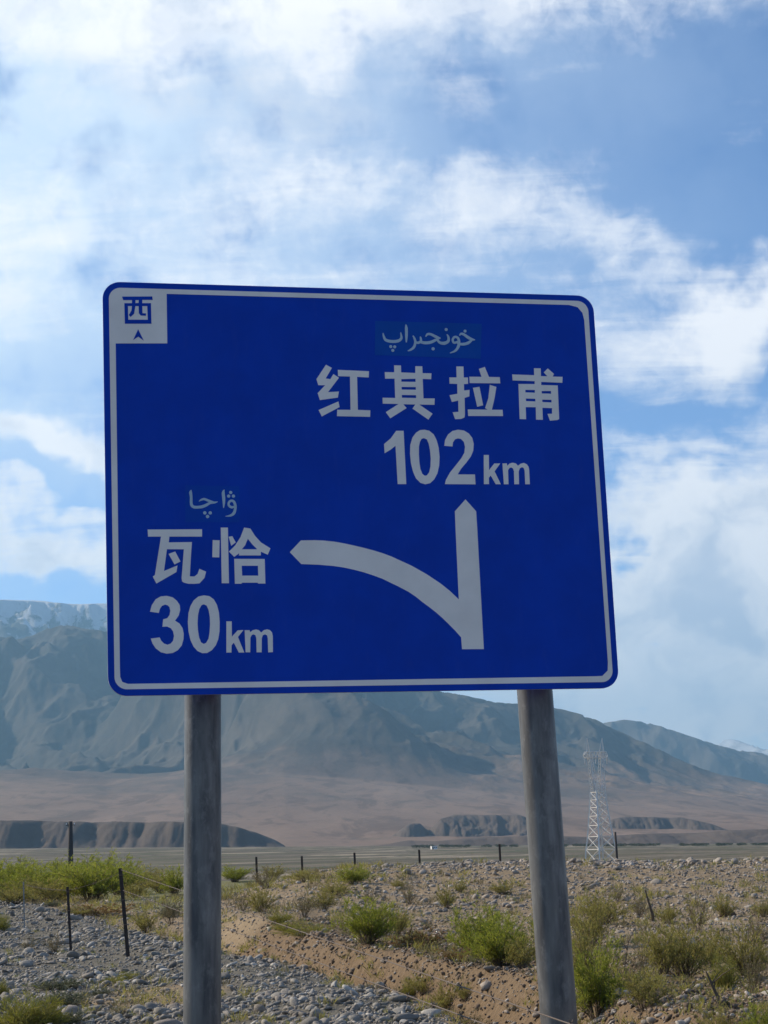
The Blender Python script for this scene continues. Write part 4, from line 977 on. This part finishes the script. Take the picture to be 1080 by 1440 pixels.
PROTO = {}
def plant(kind, x, y, h, w, label, cat, k, group=None):
    key = (kind, k % 4)
    if key not in PROTO:
        (sv, sf), (lv, lf) = plant_meshes(kind, 900 + 31 * (k % 4) + sum(map(ord, kind)))
        PROTO[key] = (np_mesh('stem', sv, sf, M_TWIG), np_mesh('foliage', lv, lf, LEAF[kind]))
    name = {'tuft': 'grass_clump', 'sage': 'sage_bush'}.get(kind, 'shrub')
    z = float(ground_z(x, y)) - .02
    e = empty(name, (x, y, z), (0, 0, (k * 2.399) % 6.283))
    e.scale = (w / 1.0, w / 1.0, h / .92)
    tag(e, label, cat, group)
    ob('stem', PROTO[key][0], e); ob('foliage', PROTO[key][1], e)
    return e
PLANTS = [
    ('loose', 1.75, 17.60, 0.92, 0.42, 'tallest loose olive shrub directly right of the lower right sign post'),
    ('loose', 2.02, 15.40, 0.43, 0.43, 'loose olive shrub between the dark shrub and the right sign post'),
    ('loose', 3.75, 19.90, 0.64, 0.64, 'tall olive shrub near the right edge of the picture'),
    ('willow', 2.52, 13.02, 0.36, 0.31, 'green shrub in the bottom right corner'),
    ('willow', 2.22, 27.50, 0.55, 0.55, 'green shrub half behind the right sign post, level with the bright green bush'),
    ('willow', -19.77, 94.50, 1.66, 3.18, 'rear green shrub of the thicket, far left behind the front row'),
    ('willow', -16.02, 90.10, 1.73, 3.24, 'rear green shrub of the thicket behind the distant pole base'),
    ('willow', -13.02, 80.90, 1.62, 2.72, 'rear green shrub of the thicket between the dark fence posts'),
    ('loose', -11.98, 86.40, 1.18, 2.76, 'rear olive shrub filling the gap right of the tallest fence post'),
    ('loose', -11.72, 60.70, 0.97, 1.70, 'olive shrub at the front of the thicket left of the short fence post'),
    ('loose', -12.05, 57.10, 0.78, 1.60, 'olive shrub at the front left corner of the thicket'),
    ('willow', -15.73, 72.90, 1.63, 2.45, 'green shrub at the far left edge of the thicket'),
    ('willow', -12.70, 63.10, 1.36, 2.12, 'green shrub in the thicket just left of the short fence post'),
    ('willow', -12.09, 65.10, 1.41, 2.19, 'green shrub in the thicket directly below the distant dark pole'),
    ('willow', -10.33, 61.20, 1.62, 2.35, 'brightest green bush of the thicket, between the two dark fence posts'),
    ('willow', -10.51, 68.60, 1.37, 2.20, 'green shrub of the thicket right behind the tallest leaning fence post'),
    ('loose', -9.41, 71.90, 1.04, 1.61, 'olive shrub at the right end of the thicket near the left sign post'),
    ('willow', -7.98, 65.10, 1.04, 1.04, 'green shrub touching the left edge of the left sign post'),
    ('loose', -9.24, 63.90, 0.72, 1.12, 'low olive shrub right of the tallest leaning fence post'),
    ('willow', -8.31, 92.80, 0.89, 1.71, 'rounded green shrub just right of the left sign post, near the far gravel line'),
    ('dry', -3.90, 53.30, 0.72, 0.98, 'straw coloured shrub right of the rounded green shrub, before the far gravel line'),
    ('loose', -2.66, 52.80, 0.38, 1.06, 'low flat olive shrub on the far gravel line left of centre'),
    ('willow', -1.19, 48.40, 0.54, 1.08, 'wide low green shrub on the berm slope in the middle of the picture'),
    ('loose', -6.66, 98.00, 0.86, 1.57, 'small far olive shrub behind the straw coloured shrub'),
    ('loose', -5.28, 38.00, 0.61, 0.67, 'small green shrub behind the rubble, right of the tallest fence post base'),
    ('dry', -5.47, 43.70, 0.77, 0.63, 'dry shrub half behind the left sign post, above the rubble'),
    ('russet', -7.79, 48.60, 0.39, 1.36, 'low orange brown growth behind the tallest fence post'),
    ('loose', -8.42, 48.40, 0.35, 0.97, 'low green growth below the thicket between the dark fence posts'),
    ('dry', -6.01, 31.90, 0.38, 0.46, 'dry straw clump in the rubble left of the short fence post base'),
    ('loose', -2.90, 38.70, 0.62, 0.62, 'olive shrub on reddish ground right of the left sign post'),
    ('dry', -3.66, 42.60, 0.55, 0.68, 'dry brown shrub touching the right side of the left sign post'),
    ('dry', -1.86, 36.00, 0.63, 0.58, 'tall dry shrub left of the upright green bush at centre'),
    ('tuft', -2.22, 34.40, 0.23, 0.41, 'small rounded yellow green cushion left of centre'),
    ('loose', -1.56, 38.00, 0.52, 0.61, 'olive shrub behind the left side of the dense central green bush'),
    ('loose', -1.57, 45.00, 0.40, 0.90, 'low olive shrub above and left of the dense central green bush'),
    ('willow', -0.45, 26.30, 0.76, 0.88, 'dense green bush with fine leaves at the centre above the ditch'),
    ('loose', -0.02, 30.00, 0.60, 0.43, 'thin olive shrub against the right side of the dense central bush'),
    ('dry', 0.24, 41.40, 0.56, 0.43, 'dry upright shrub above and right of the dense central bush'),
    ('loose', 1.04, 39.20, 0.60, 0.47, 'narrow upright olive shrub on the berm slope right of centre'),
    ('russet', 0.26, 25.80, 0.35, 0.58, 'rust coloured bush right of the dense central bush on the ditch edge'),
    ('loose', 2.48, 43.30, 0.38, 0.59, 'small green shrub high on the berm slope left of the right post'),
    ('tuft', -1.63, 31.90, 0.23, 0.77, 'yellow green low grass patch left of the dense central bush'),
    ('tuft', -2.03, 33.40, 0.19, 0.53, 'smaller yellow green grass patch below the rounded cushion'),
    ('willow', 1.02, 23.10, 0.78, 0.89, 'large bright green bush left of the right sign post'),
    ('willow', 1.16, 20.90, 0.65, 0.70, 'large green bush merging with the bright one, nearer the right sign post'),
    ('loose', 1.36, 20.40, 0.42, 0.41, 'olive shrub touching the left side of the right sign post'),
    ('russet', 0.66, 22.00, 0.21, 0.35, 'low rusty brown growth at the left foot of the large bright green bush'),
    ('loose', 2.84, 26.80, 0.86, 0.64, 'tall loose shrub just right of the right sign post, upper one'),
    ('loose', 3.82, 33.90, 0.68, 0.95, 'faint olive shrub on the berm slope right of the right sign post'),
    ('willow', 1.73, 16.40, 0.73, 0.58, 'tall bright green shrub beside the lower right sign post'),
    ('loose', 1.72, 14.61, 0.56, 0.49, 'olive shrub at the bottom edge right of the tall bright green shrub'),
    ('loose', 1.53, 16.47, 0.40, 0.26, 'low olive growth at the very foot of the right sign post'),
    ('loose', 1.78, 14.46, 0.40, 0.29, 'olive shrub at the bottom edge left of the dark shrub'),
    ('loose', 2.82, 19.60, 0.60, 0.50, 'olive shrub crossed by the pale bare stick'),
    ('loose', 3.08, 19.80, 0.70, 0.71, 'broad olive shrub right of the pale bare stick'),
    ('loose', 3.61, 21.30, 0.51, 0.51, 'olive shrub right of the broad olive shrub'),
    ('loose', 6.16, 34.40, 0.50, 0.41, 'small olive shrub on the gravel slope near the right edge'),
    ('dry', 2.78, 21.00, 0.42, 0.34, 'dry shrub left of the pale bare stick'),
    ('dark', 1.98, 13.69, 0.36, 0.50, 'dark olive leafy shrub at the bottom right of the picture'),
    ('tuft', 3.03, 17.20, 0.34, 0.23, 'yellow green clump beside the dark forked dead branch'),
    ('dry', 3.31, 17.30, 0.42, 0.35, 'dry brown shrub at the right edge beside the forked branch'),
    ('dry', 5.17, 26.30, 0.59, 0.42, 'dry brown shrub at the right edge higher up the slope'),
    ('loose', 2.34, 13.70, 0.33, 0.33, 'olive shrub at the bottom right around the forked dead branch'),
    ('dry', 4.94, 30.30, 0.73, 0.48, 'dry shrub behind the broad olive shrub on the right slope'),
    ('loose', 6.75, 33.70, 0.40, 0.40, 'small olive shrub cut by the right edge of the picture'),
    ('loose', 0.26, 22.10, 0.30, 0.39, 'olive plant inside the ditch next to the yellow flowering clump'),
    ('loose', 0.49, 21.10, 0.37, 0.42, 'olive plant inside the ditch at the end of the grey rubble'),
    ('tuft', 0.13, 22.50, 0.27, 0.25, 'bright yellow green clump in the ditch'),
    ('dry', 0.70, 19.42, 0.31, 0.47, 'dry growth on the ditch floor at the bottom edge'),
    ('loose', 0.70, 20.70, 0.25, 0.25, 'small olive plant against the brown ditch bank'),
    ('tuft', -3.76, 18.18, 0.38, 0.61, 'large yellow green grass clump in the bottom left corner'),
    ('tuft', -3.54, 18.21, 0.32, 0.36, 'yellow grass clump right of the large bottom left clump'),
    ('sage', -3.79, 20.60, 0.23, 0.38, 'grey sage cushion above the bottom left grass clumps'),
    ('sage', -4.30, 23.00, 0.18, 0.48, 'flat grey sage cushion on the rubble, highest of the left cushions'),
    ('sage', -3.27, 18.37, 0.16, 0.26, 'small grey sage cushion at the bottom edge on the left'),
    ('tuft', -3.66, 24.60, 0.14, 0.30, 'small yellow green tuft among the stones below the tallest fence post'),
    ('tuft', -3.76, 24.00, 0.12, 0.25, 'smaller yellow green tuft left of its twin among the stones'),
    ('dry', -6.89, 33.90, 0.27, 0.41, 'small dry tuft in the rubble near the left edge'),
    ('tuft', -9.33, 42.80, 0.45, 0.34, 'yellow green tuft cut by the left edge beside the rubble'),
    ('tuft', -4.88, 22.40, 0.22, 0.14, 'small green tuft cut by the left edge lower down'),
    ('sage', -5.75, 46.00, 0.37, 0.37, 'grey low bush beside the upper rubble, left of the left sign post'),
    ('sage', -10.52, 55.50, 0.22, 0.44, 'small grey bush on the rubble crest below the thicket'),
    ('dry', -2.49, 17.64, 0.14, 0.42, 'dry grass at the bottom edge left of the left sign post'),
    ('sage', -3.62, 22.00, 0.11, 0.21, 'tiny grey cushion among the stones on the left'),
    ('loose', 0.02, 46.40, 0.30, 0.45, 'tiny olive shrub on the berm slope right of the wide low shrub'),
    ('dry', -0.65, 41.90, 0.40, 0.50, 'dry shrub behind the top of the dense central bush'),
    ('loose', 1.53, 44.20, 0.32, 0.42, 'tiny olive shrub on the upper berm slope left of the right post'),
    ('dry', 4.68, 35.40, 0.57, 0.48, 'dry shrub at the foot of the dark leaning stick'),
    ('loose', 4.92, 33.30, 0.45, 0.45, 'small olive shrub right of the dark leaning stick'),
    ('dry', 4.77, 39.40, 0.47, 0.47, 'dry shrub on the gravel slope left of the dark leaning stick'),
    ('dry', 2.45, 13.40, 0.21, 0.27, 'dry growth at the bottom edge right of the forked dead branch'),
]
for k, (kind, x_, y_, h_, w_, lab) in enumerate(PLANTS):
    plant(kind, x_, y_, h_, w_, lab, {'tuft': 'grass', 'sage': 'bush'}.get(kind, 'shrub'), k)

# small weeds scattered over the ground (nobody could count them)
def weeds(n, kind, where, s0, ymax=75):
    x, y = scatter(n, 10, ymax)
    m = rng.uniform(0, 1, n) < where(x, y)
    x, y = x[m], y[m]
    z = ground_z(x, y)
    per = 18
    N = len(x) * per
    bx = np.repeat(np.stack([x, y, z], -1), per, 0)
    s = np.repeat(s0 * np.exp(np.clip(rng.normal(0, .35, len(x)), -1, .3)) * (.3 + y / 44), per)
    bx = bx + rng.normal(0, .35, (N, 3)) * s[:, None] * np.array([1, 1, 0])
    D = rng.normal(0, .5, (N, 3)); D[:, 2] = abs(D[:, 2]) + .8; D /= np.linalg.norm(D, axis=1, keepdims=True)
    V, F = blades(bx, D, s * rng.uniform(.6, 1.3, N), s * .055, rng)
    tag(ob('weeds', np_mesh('weeds', V, F, LEAF[kind])), kind='stuff')
weeds(5200, 'tuft', lambda x, y: .08 + .5 * zones(x, y)[2] * (fbm(x / 1.4, y / 2.5, 3, 71) > .45), .10)
weeds(8000, 'dry', lambda x, y: (1 - zones(x, y)[0]) * .5 * (fbm(x / 1.1, y / 2.2, 3, 72) > .42) * (1 - .7 * sst(-2, 2, x) * sst(38, 48, y)), .13)
weeds(5000, 'loose', lambda x, y: (1 - zones(x, y)[0]) * .7 * (fbm(x / 1.6, y / 2.8, 3, 73) > .46) * (1 - .7 * sst(-2, 2, x) * sst(38, 48, y)), .15)
weeds(2600, 'sage', lambda x, y: zones(x, y)[0] * .5 * (fbm(x / .8, y / 1.6, 3, 74) > .58), .08)

def bare(pts, rads, label, mat, twigs, seed):
    r = random.Random(seed)
    b = pts[0]
    e = empty('dead_branch', b)
    tag(e, label, 'branch')
    m = MB()
    loc = [Vector(p) - Vector(b) for p in pts]
    m.tube(loc, rads, 6)
    m.build('stem', mat, e)
    for _ in range(twigs):
        t = MB(); i = r.randrange(1, len(loc))
        a = loc[i - 1].lerp(loc[i], r.random())
        d = Vector((r.uniform(-1, 1), r.uniform(-.6, .6), r.uniform(.3, 1.2))).normalized() * r.uniform(.08, .22)
        t.tube([a, a + d * .5 + Vector((0, 0, .01)), a + d], [.006, .004, .002], 4)
        t.build('twig', mat, e)
def gz(x, y): return float(ground_z(x, y))
bare([(4.786, 34.3, 0.055), (4.769, 34.3, 0.253), (4.715, 34.3, 0.464), (4.663, 34.3, 0.689)], [0.035, 0.03, 0.022, 0.012], 'dark dead stick leaning left over the gravel slope on the right', M_TWIG, 3, 1)
bare([(2.737, 19.7, 0.145), (2.791, 19.7, 0.317), (2.863, 19.7, 0.478), (2.948, 19.7, 0.617)], [0.012, 0.012, 0.01, 0.006], 'pale bare stick slanting up to the right beside the olive shrubs', M_PALETWIG, 2, 2)
bare([(2.561, 14.7, 0.183), (2.524, 14.7, 0.351), (2.486, 14.7, 0.451), (2.447, 14.7, 0.552)], [0.017, 0.015, 0.012, 0.006], 'dark forked dead branch leaning left near the bottom right corner', M_TWIG, 5, 3)
bare([(5.157, 34.8, 0.076), (5.171, 34.8, 0.327), (5.169, 34.8, 0.514)], [0.012, 0.01, 0.004], 'thin upright dead stem right of the dark leaning stick', M_TWIG, 1, 4)
bare([(2.243, 18.6, 0.201), (2.29, 18.6, 0.414), (2.332, 18.6, 0.624)], [0.008, 0.006, 0.003], 'thin bare twig rising from the shrub beside the right post', M_TWIG, 3, 5)


# ------------------------------------------------------------------ fence along the rubble
def iron_post(x, y, top, w, label, lean=(0, 0), name='fence_post', mat=M_IRON, wires=True):
    zb = gz(x, y)
    e = empty(name, (x, y, zb))
    tag(e, label, 'fence post')
    H = top - zb
    m = MB()
    # angle-iron section
    p0 = Vector((0, 0, -.25)); p1 = Vector((lean[0], lean[1], H))
    m_ = (p1 - p0)
    for (dx, dy, sx_, sy_) in ((0, 0, w, w * .18), (-w * .41, w * .5, w * .18, w)):
        q = [Vector((dx + sx_ / 2 * a, dy + sy_ / 2 * b_, 0)) for a, b_ in ((-1, -1), (1, -1), (1, 1), (-1, 1))]
        k = len(m.v)
        m.v += [tuple(p0 + c) for c in q] + [tuple(p1 + c) for c in q]
        m.f += [[k, k + 1, k + 5, k + 4], [k + 1, k + 2, k + 6, k + 5], [k + 2, k + 3, k + 7, k + 6], [k + 3, k, k + 4, k + 7], [k + 4, k + 5, k + 6, k + 7]]
    m.build('angle_bar', mat, e)
    if wires:
        for f_ in (.92, .64, .36):
            t = MB(); c = p1 * f_; t.tube([c + Vector((-w * .6, -w * .3, 0)), c + Vector((w * .6, -w * .5, .004))], .006, 6)
            t.build('wire_tie', M_WIRE, e)
    return e
iron_post(-8.660, 42.200, 1.165, 0.03, 'pale weathered thin fence post farthest left, farthest of the three wire fence posts', (-0.036, 0), mat=M_GREYPOST)
iron_post(-5.618, 31.300, 1.167, 0.045, 'dark shorter iron fence post standing in the grey rubble, middle of three', (-0.070, 0), mat=M_IRON)
iron_post(-4.364, 29.500, 1.456, 0.06, 'tallest dark iron fence post leaning left, nearest the left sign post', (-0.139, 0), mat=M_IRON)
iron_post(0.993, 6.000, 0.905, .06, 'dark iron fence post close to the camera at the ditch end of the wires', (0, 0))
def wire(a, b, r, sag, label):
    a, b = Vector(a), Vector(b)
    pts = []
    for i in range(17):
        t = i / 16
        p = a.lerp(b, t) - a; p.z -= sag * 4 * t * (1 - t)
        pts.append(p)
    e = MB(); e.tube(pts, r, 6)
    L = (b - a).length
    o = e.build('fence_wire', M_WIRE); o.location = a
    tag(o, label, 'wire')
    n = max(2, int(L / .55)); m = MB()
    for k in range(n):
        t = (k + .5) / n; j = min(int(t * 16), 15); c = pts[j].lerp(pts[j + 1], t * 16 - j)
        for s in (-1, 1): m.tube([c + Vector((s * .008, 0, -.018)), c + Vector((-s * .008, 0, .018))], .0028, 4)
    tag(m.build('barbs', M_WIRE, o), kind='stuff')
wire((-4.492, 29.5, 1.433), (0.993, 6.0, 0.855), .0032, .0, 'upper barbed wire running from the tallest fence post down across the ditch to the right')
wire((-4.459, 29.5, 1.103), (0.985, 6.0, 0.745), .0032, .0, 'lower barbed wire running from the tallest fence post down across the ditch to the right')
wire((-8.694, 42.2, 1.109), (-5.685, 31.3, 1.109), .0018, .03, 'top thin wire between the farthest pale post and the short dark post')
wire((-5.685, 31.3, 1.109), (-4.496, 29.5, 1.385), .0018, .03, 'top thin wire between the short dark post and the tall leaning post')
wire((-8.678, 42.2, 0.599), (-5.653, 31.3, 0.597), .0018, .03, 'low thin wire between the farthest pale post and the short dark post')
wire((-5.653, 31.3, 0.597), (-4.433, 29.5, 0.747), .0018, .03, 'low thin wire between the short dark post and the tall leaning post')
iron_post(-5.862, 76, 1.496, .09, 'small far fence post just right of the left sign post, leftmost behind the berm', (-.02, 0), wires=False)
iron_post(-3.951, 76, 1.458, .09, 'small far fence post second from the left behind the berm', (-.02, 0), wires=False)
iron_post(-1.738, 76, 1.526, .09, 'small far fence post in the middle of the picture behind the berm', (-.02, 0), wires=False)
iron_post(0.995, 77, 1.547, .09, 'small far fence post behind the berm above the yellow rubble slope', (-.02, 0), wires=False)
iron_post(4.421, 77, 1.663, .09, 'taller dark far fence post just left of the right sign post', (-.02, 0), wires=False)


# ------------------------------------------------------------------ pylon
def pylon(x, y):
    zb = gz(x, y)
    e = empty('lattice_pylon', (x, y, zb), (0, 0, math.radians(32)))
    tag(e, 'tall pale steel lattice power pylon standing beyond the berm', 'pylon')
    Hh = 30.5
    lv = [(0, 3.0), (3.6, 2.5), (6.6, 2.12), (9.2, 1.88), (11.4, 1.7), (13.4, 1.52), (15.2, 1.38), (17.0, 1.25)]   # height, half width
    cr = lambda i, s: Vector((s[0] * lv[i][1], s[1] * lv[i][1], lv[i][0]))
    cs = [(-1, -1), (1, -1), (1, 1), (-1, 1)]
    for s in cs:
        m = MB(); m.tube([cr(i, s) + (Vector((0, 0, -3)) if i == 0 else Vector()) for i in range(len(lv))], .20, 4); m.build('leg', M_PYLON, e)
    br = MB()
    for i in range(len(lv) - 1):
        for k in range(4):
            a, b = cs[k], cs[(k + 1) % 4]
            br.tube([cr(i, a), cr(i + 1, b)], .075, 4); br.tube([cr(i, b), cr(i + 1, a)], .075, 4)
            br.tube([cr(i + 1, a), cr(i + 1, b)], .07, 4)
    tag(br.build('bracing', M_PYLON, e), kind='stuff')
    # upper window: two arms spreading to the cross-beam
    wz, tz = 17.0, 26.0
    for s in (-1, 1):
        m = MB(); 
        path = [Vector((s * 1.25, 0, wz)), Vector((s * 1.75, 0, wz + 4.2)), Vector((s * 2.0, 0, tz))]
        offs = [1.25, .75, .6]
        prev = None
        for sy_ in (-1, 1):
            m.tube([p + Vector((0, sy_ * o_, 0)) for p, o_ in zip(path, offs)], .13, 4)
            m.tube([p + Vector((-s * .9 * (1 - .2 * i), sy_ * o_, 0)) for i, (p, o_) in enumerate(zip(path, offs))], .10, 4)
        for i in range(14):
            t0, t1 = i / 14, (i + 1) / 14
            def at_(t):
                j = min(int(t * 2), 1); f_ = t * 2 - j
                return path[j].lerp(path[j + 1], f_), offs[j] * (1 - f_) + offs[j + 1] * f_, .9 * (1 - .2 * t * 2)
            a, oa, wa = at_(t0); b, ob_, wb = at_(t1)
            for sy_ in (-1, 1):
                if i % 2: m.tube([a + Vector((0, sy_ * oa, 0)), b + Vector((-s * wb, sy_ * ob_, 0))], .08, 4)
                else: m.tube([a + Vector((-s * wa, sy_ * oa, 0)), b + Vector((0, sy_ * ob_, 0))], .08, 4)
        m.build('upper_arm', M_PYLON, e)
        m = MB(); m.tube([Vector((s * 2.0, -.5, tz)), Vector((s * 2.3, 0, 29.9))], .10, 4); m.tube([Vector((s * 1.4, .5, tz)), Vector((s * 2.3, 0, 29.9))], .08, 4)
        m.tube([Vector((s * 2.7, 0, tz)), Vector((s * 2.3, 0, 29.9))], .08, 4)
        m.build('peak', M_PYLON, e)
    m = MB()
    for zc, yo in ((25.2, .55), (26.6, .4)):
        for sy_ in (-1, 1): m.tube([Vector((-3.5, sy_ * yo * .5, 25.9)), Vector((-3.0, sy_ * yo, zc)), Vector((3.0, sy_ * yo, zc)), Vector((3.5, sy_ * yo * .5, 25.9))], .09, 4)
    for i in range(12):
        xa = -3.0 + i * .5
        for sy_ in (-1, 1): m.tube([Vector((xa, sy_ * .5, 25.2 if i % 2 else 26.6)), Vector((xa + .5, sy_ * .5, 26.6 if i % 2 else 25.2))], .08, 4)
    m.build('cross_beam', M_PYLON, e)
    for xi in (-3.4, 0, 3.4):
        m = MB()
        zt = 25.4
        for k in range(8): m.tube([Vector((xi, 0, zt - .22 * k)), Vector((xi, 0, zt - .22 * k - .12))], [.16, .10], 8)
        m.build('insulator', M_INSUL, e)
    return e
pylon(48.58, 430)


# utility poles and far bits
def pole(x, y, top, r, label, arm=True):
    zb = gz(x, y)
    e = empty('utility_pole', (x, y, zb))
    tag(e, label, 'pole')
    m = MB(); m.tube([Vector((0, 0, -.5)), Vector((.02, 0, (top - zb) * .6)), Vector((0, 0, top - zb))], [r, r * .85, r * .7], 10); m.build('pole_shaft', M_WOODPOLE, e, True)
    if arm:
        m = MB(); m.box((0, 0, top - zb - .5), (1.3, .1, .1)); m.build('crossarm', M_WOODPOLE, e)
        for s in (-.55, .55):
            m = MB(); m.tube([Vector((s, 0, top - zb - .45)), Vector((s, 0, top - zb - .22))], [.06, .04], 8); m.build('insulator', M_INSUL, e)
    return e
def house(x, y):
    zb = gz(x, y)
    e = empty('small_house', (x, y, zb), (0, 0, .3))
    tag(e, 'tiny white house far away on the dark valley floor', 'house')
    m = MB(); m.box((0, 0, 1.1), (4.0, 3, 2.2)); w = m.build('wall', M_HOUSE, e)
    m = MB(); m.box((0, 0, 2.3), (4.3, 3.3, .2)); m.build('roof', M_CONC, e)
    m = MB(); m.box((-1.2, -1.52, .95), (.8, .06, 1.8)); m.build('door', M_IRON, e)
    for xx in (.1, 1.3):
        m = MB(); m.box((xx, -1.52, 1.3), (.7, .06, .7)); m.build('window', M_IRON, e)
M_HOUSE = mat_plain('white_wash', (.78, .77, .74), .9, 0, .04)
pole(-45.02, 250, 7.01, .42, 'dark distant pole rising behind the green thicket on the left')
pole(17.00, 140, 2.32, .11, 'dark slanting pole at the right foot of the lattice pylon', False)
house(26.1, 1250)


# far tree belt across the valley floor: one mass of clumps
def belt(n, y0, y1, az0, az1, h0, kind='dark'):
    a = np.radians(rng.uniform(az0, az1, n)); r = rng.uniform(y0, y1, n)
    gap = vnoise(a * 260, a * 0 + 2, 5) > .38
    a, r = a[gap], r[gap]
    x, y = r * np.sin(a), r * np.cos(a); z = ground_z(x, y)
    per = 46; N = len(x) * per
    hh = h0 * rng.uniform(.6, 1.25, len(x))
    u = rng.normal(size=(N, 3)); u /= np.linalg.norm(u, axis=1, keepdims=True)
    hr = np.repeat(hh, per)
    P = np.repeat(np.stack([x, y, z], -1), per, 0) + u * hr[:, None] * np.array([1.3, 1.0, .42]) * rng.uniform(.5, 1, (N, 1)) + np.stack([0 * hr, 0 * hr, hr * .5], -1)
    D = rng.normal(size=(N, 3)); D /= np.linalg.norm(D, axis=1, keepdims=True)
    V, F = blades(P - D * .4, D, hr * .32, hr * .22, rng)
    return V, F
bv, bf = belt(1300, 1350, 1750, .3, 11.8, 1.5)
tag(ob('tree_belt', np_mesh('tree_belt', bv, bf, LEAF['dark'])), 'thin dark line of far trees across the valley floor', kind='stuff')
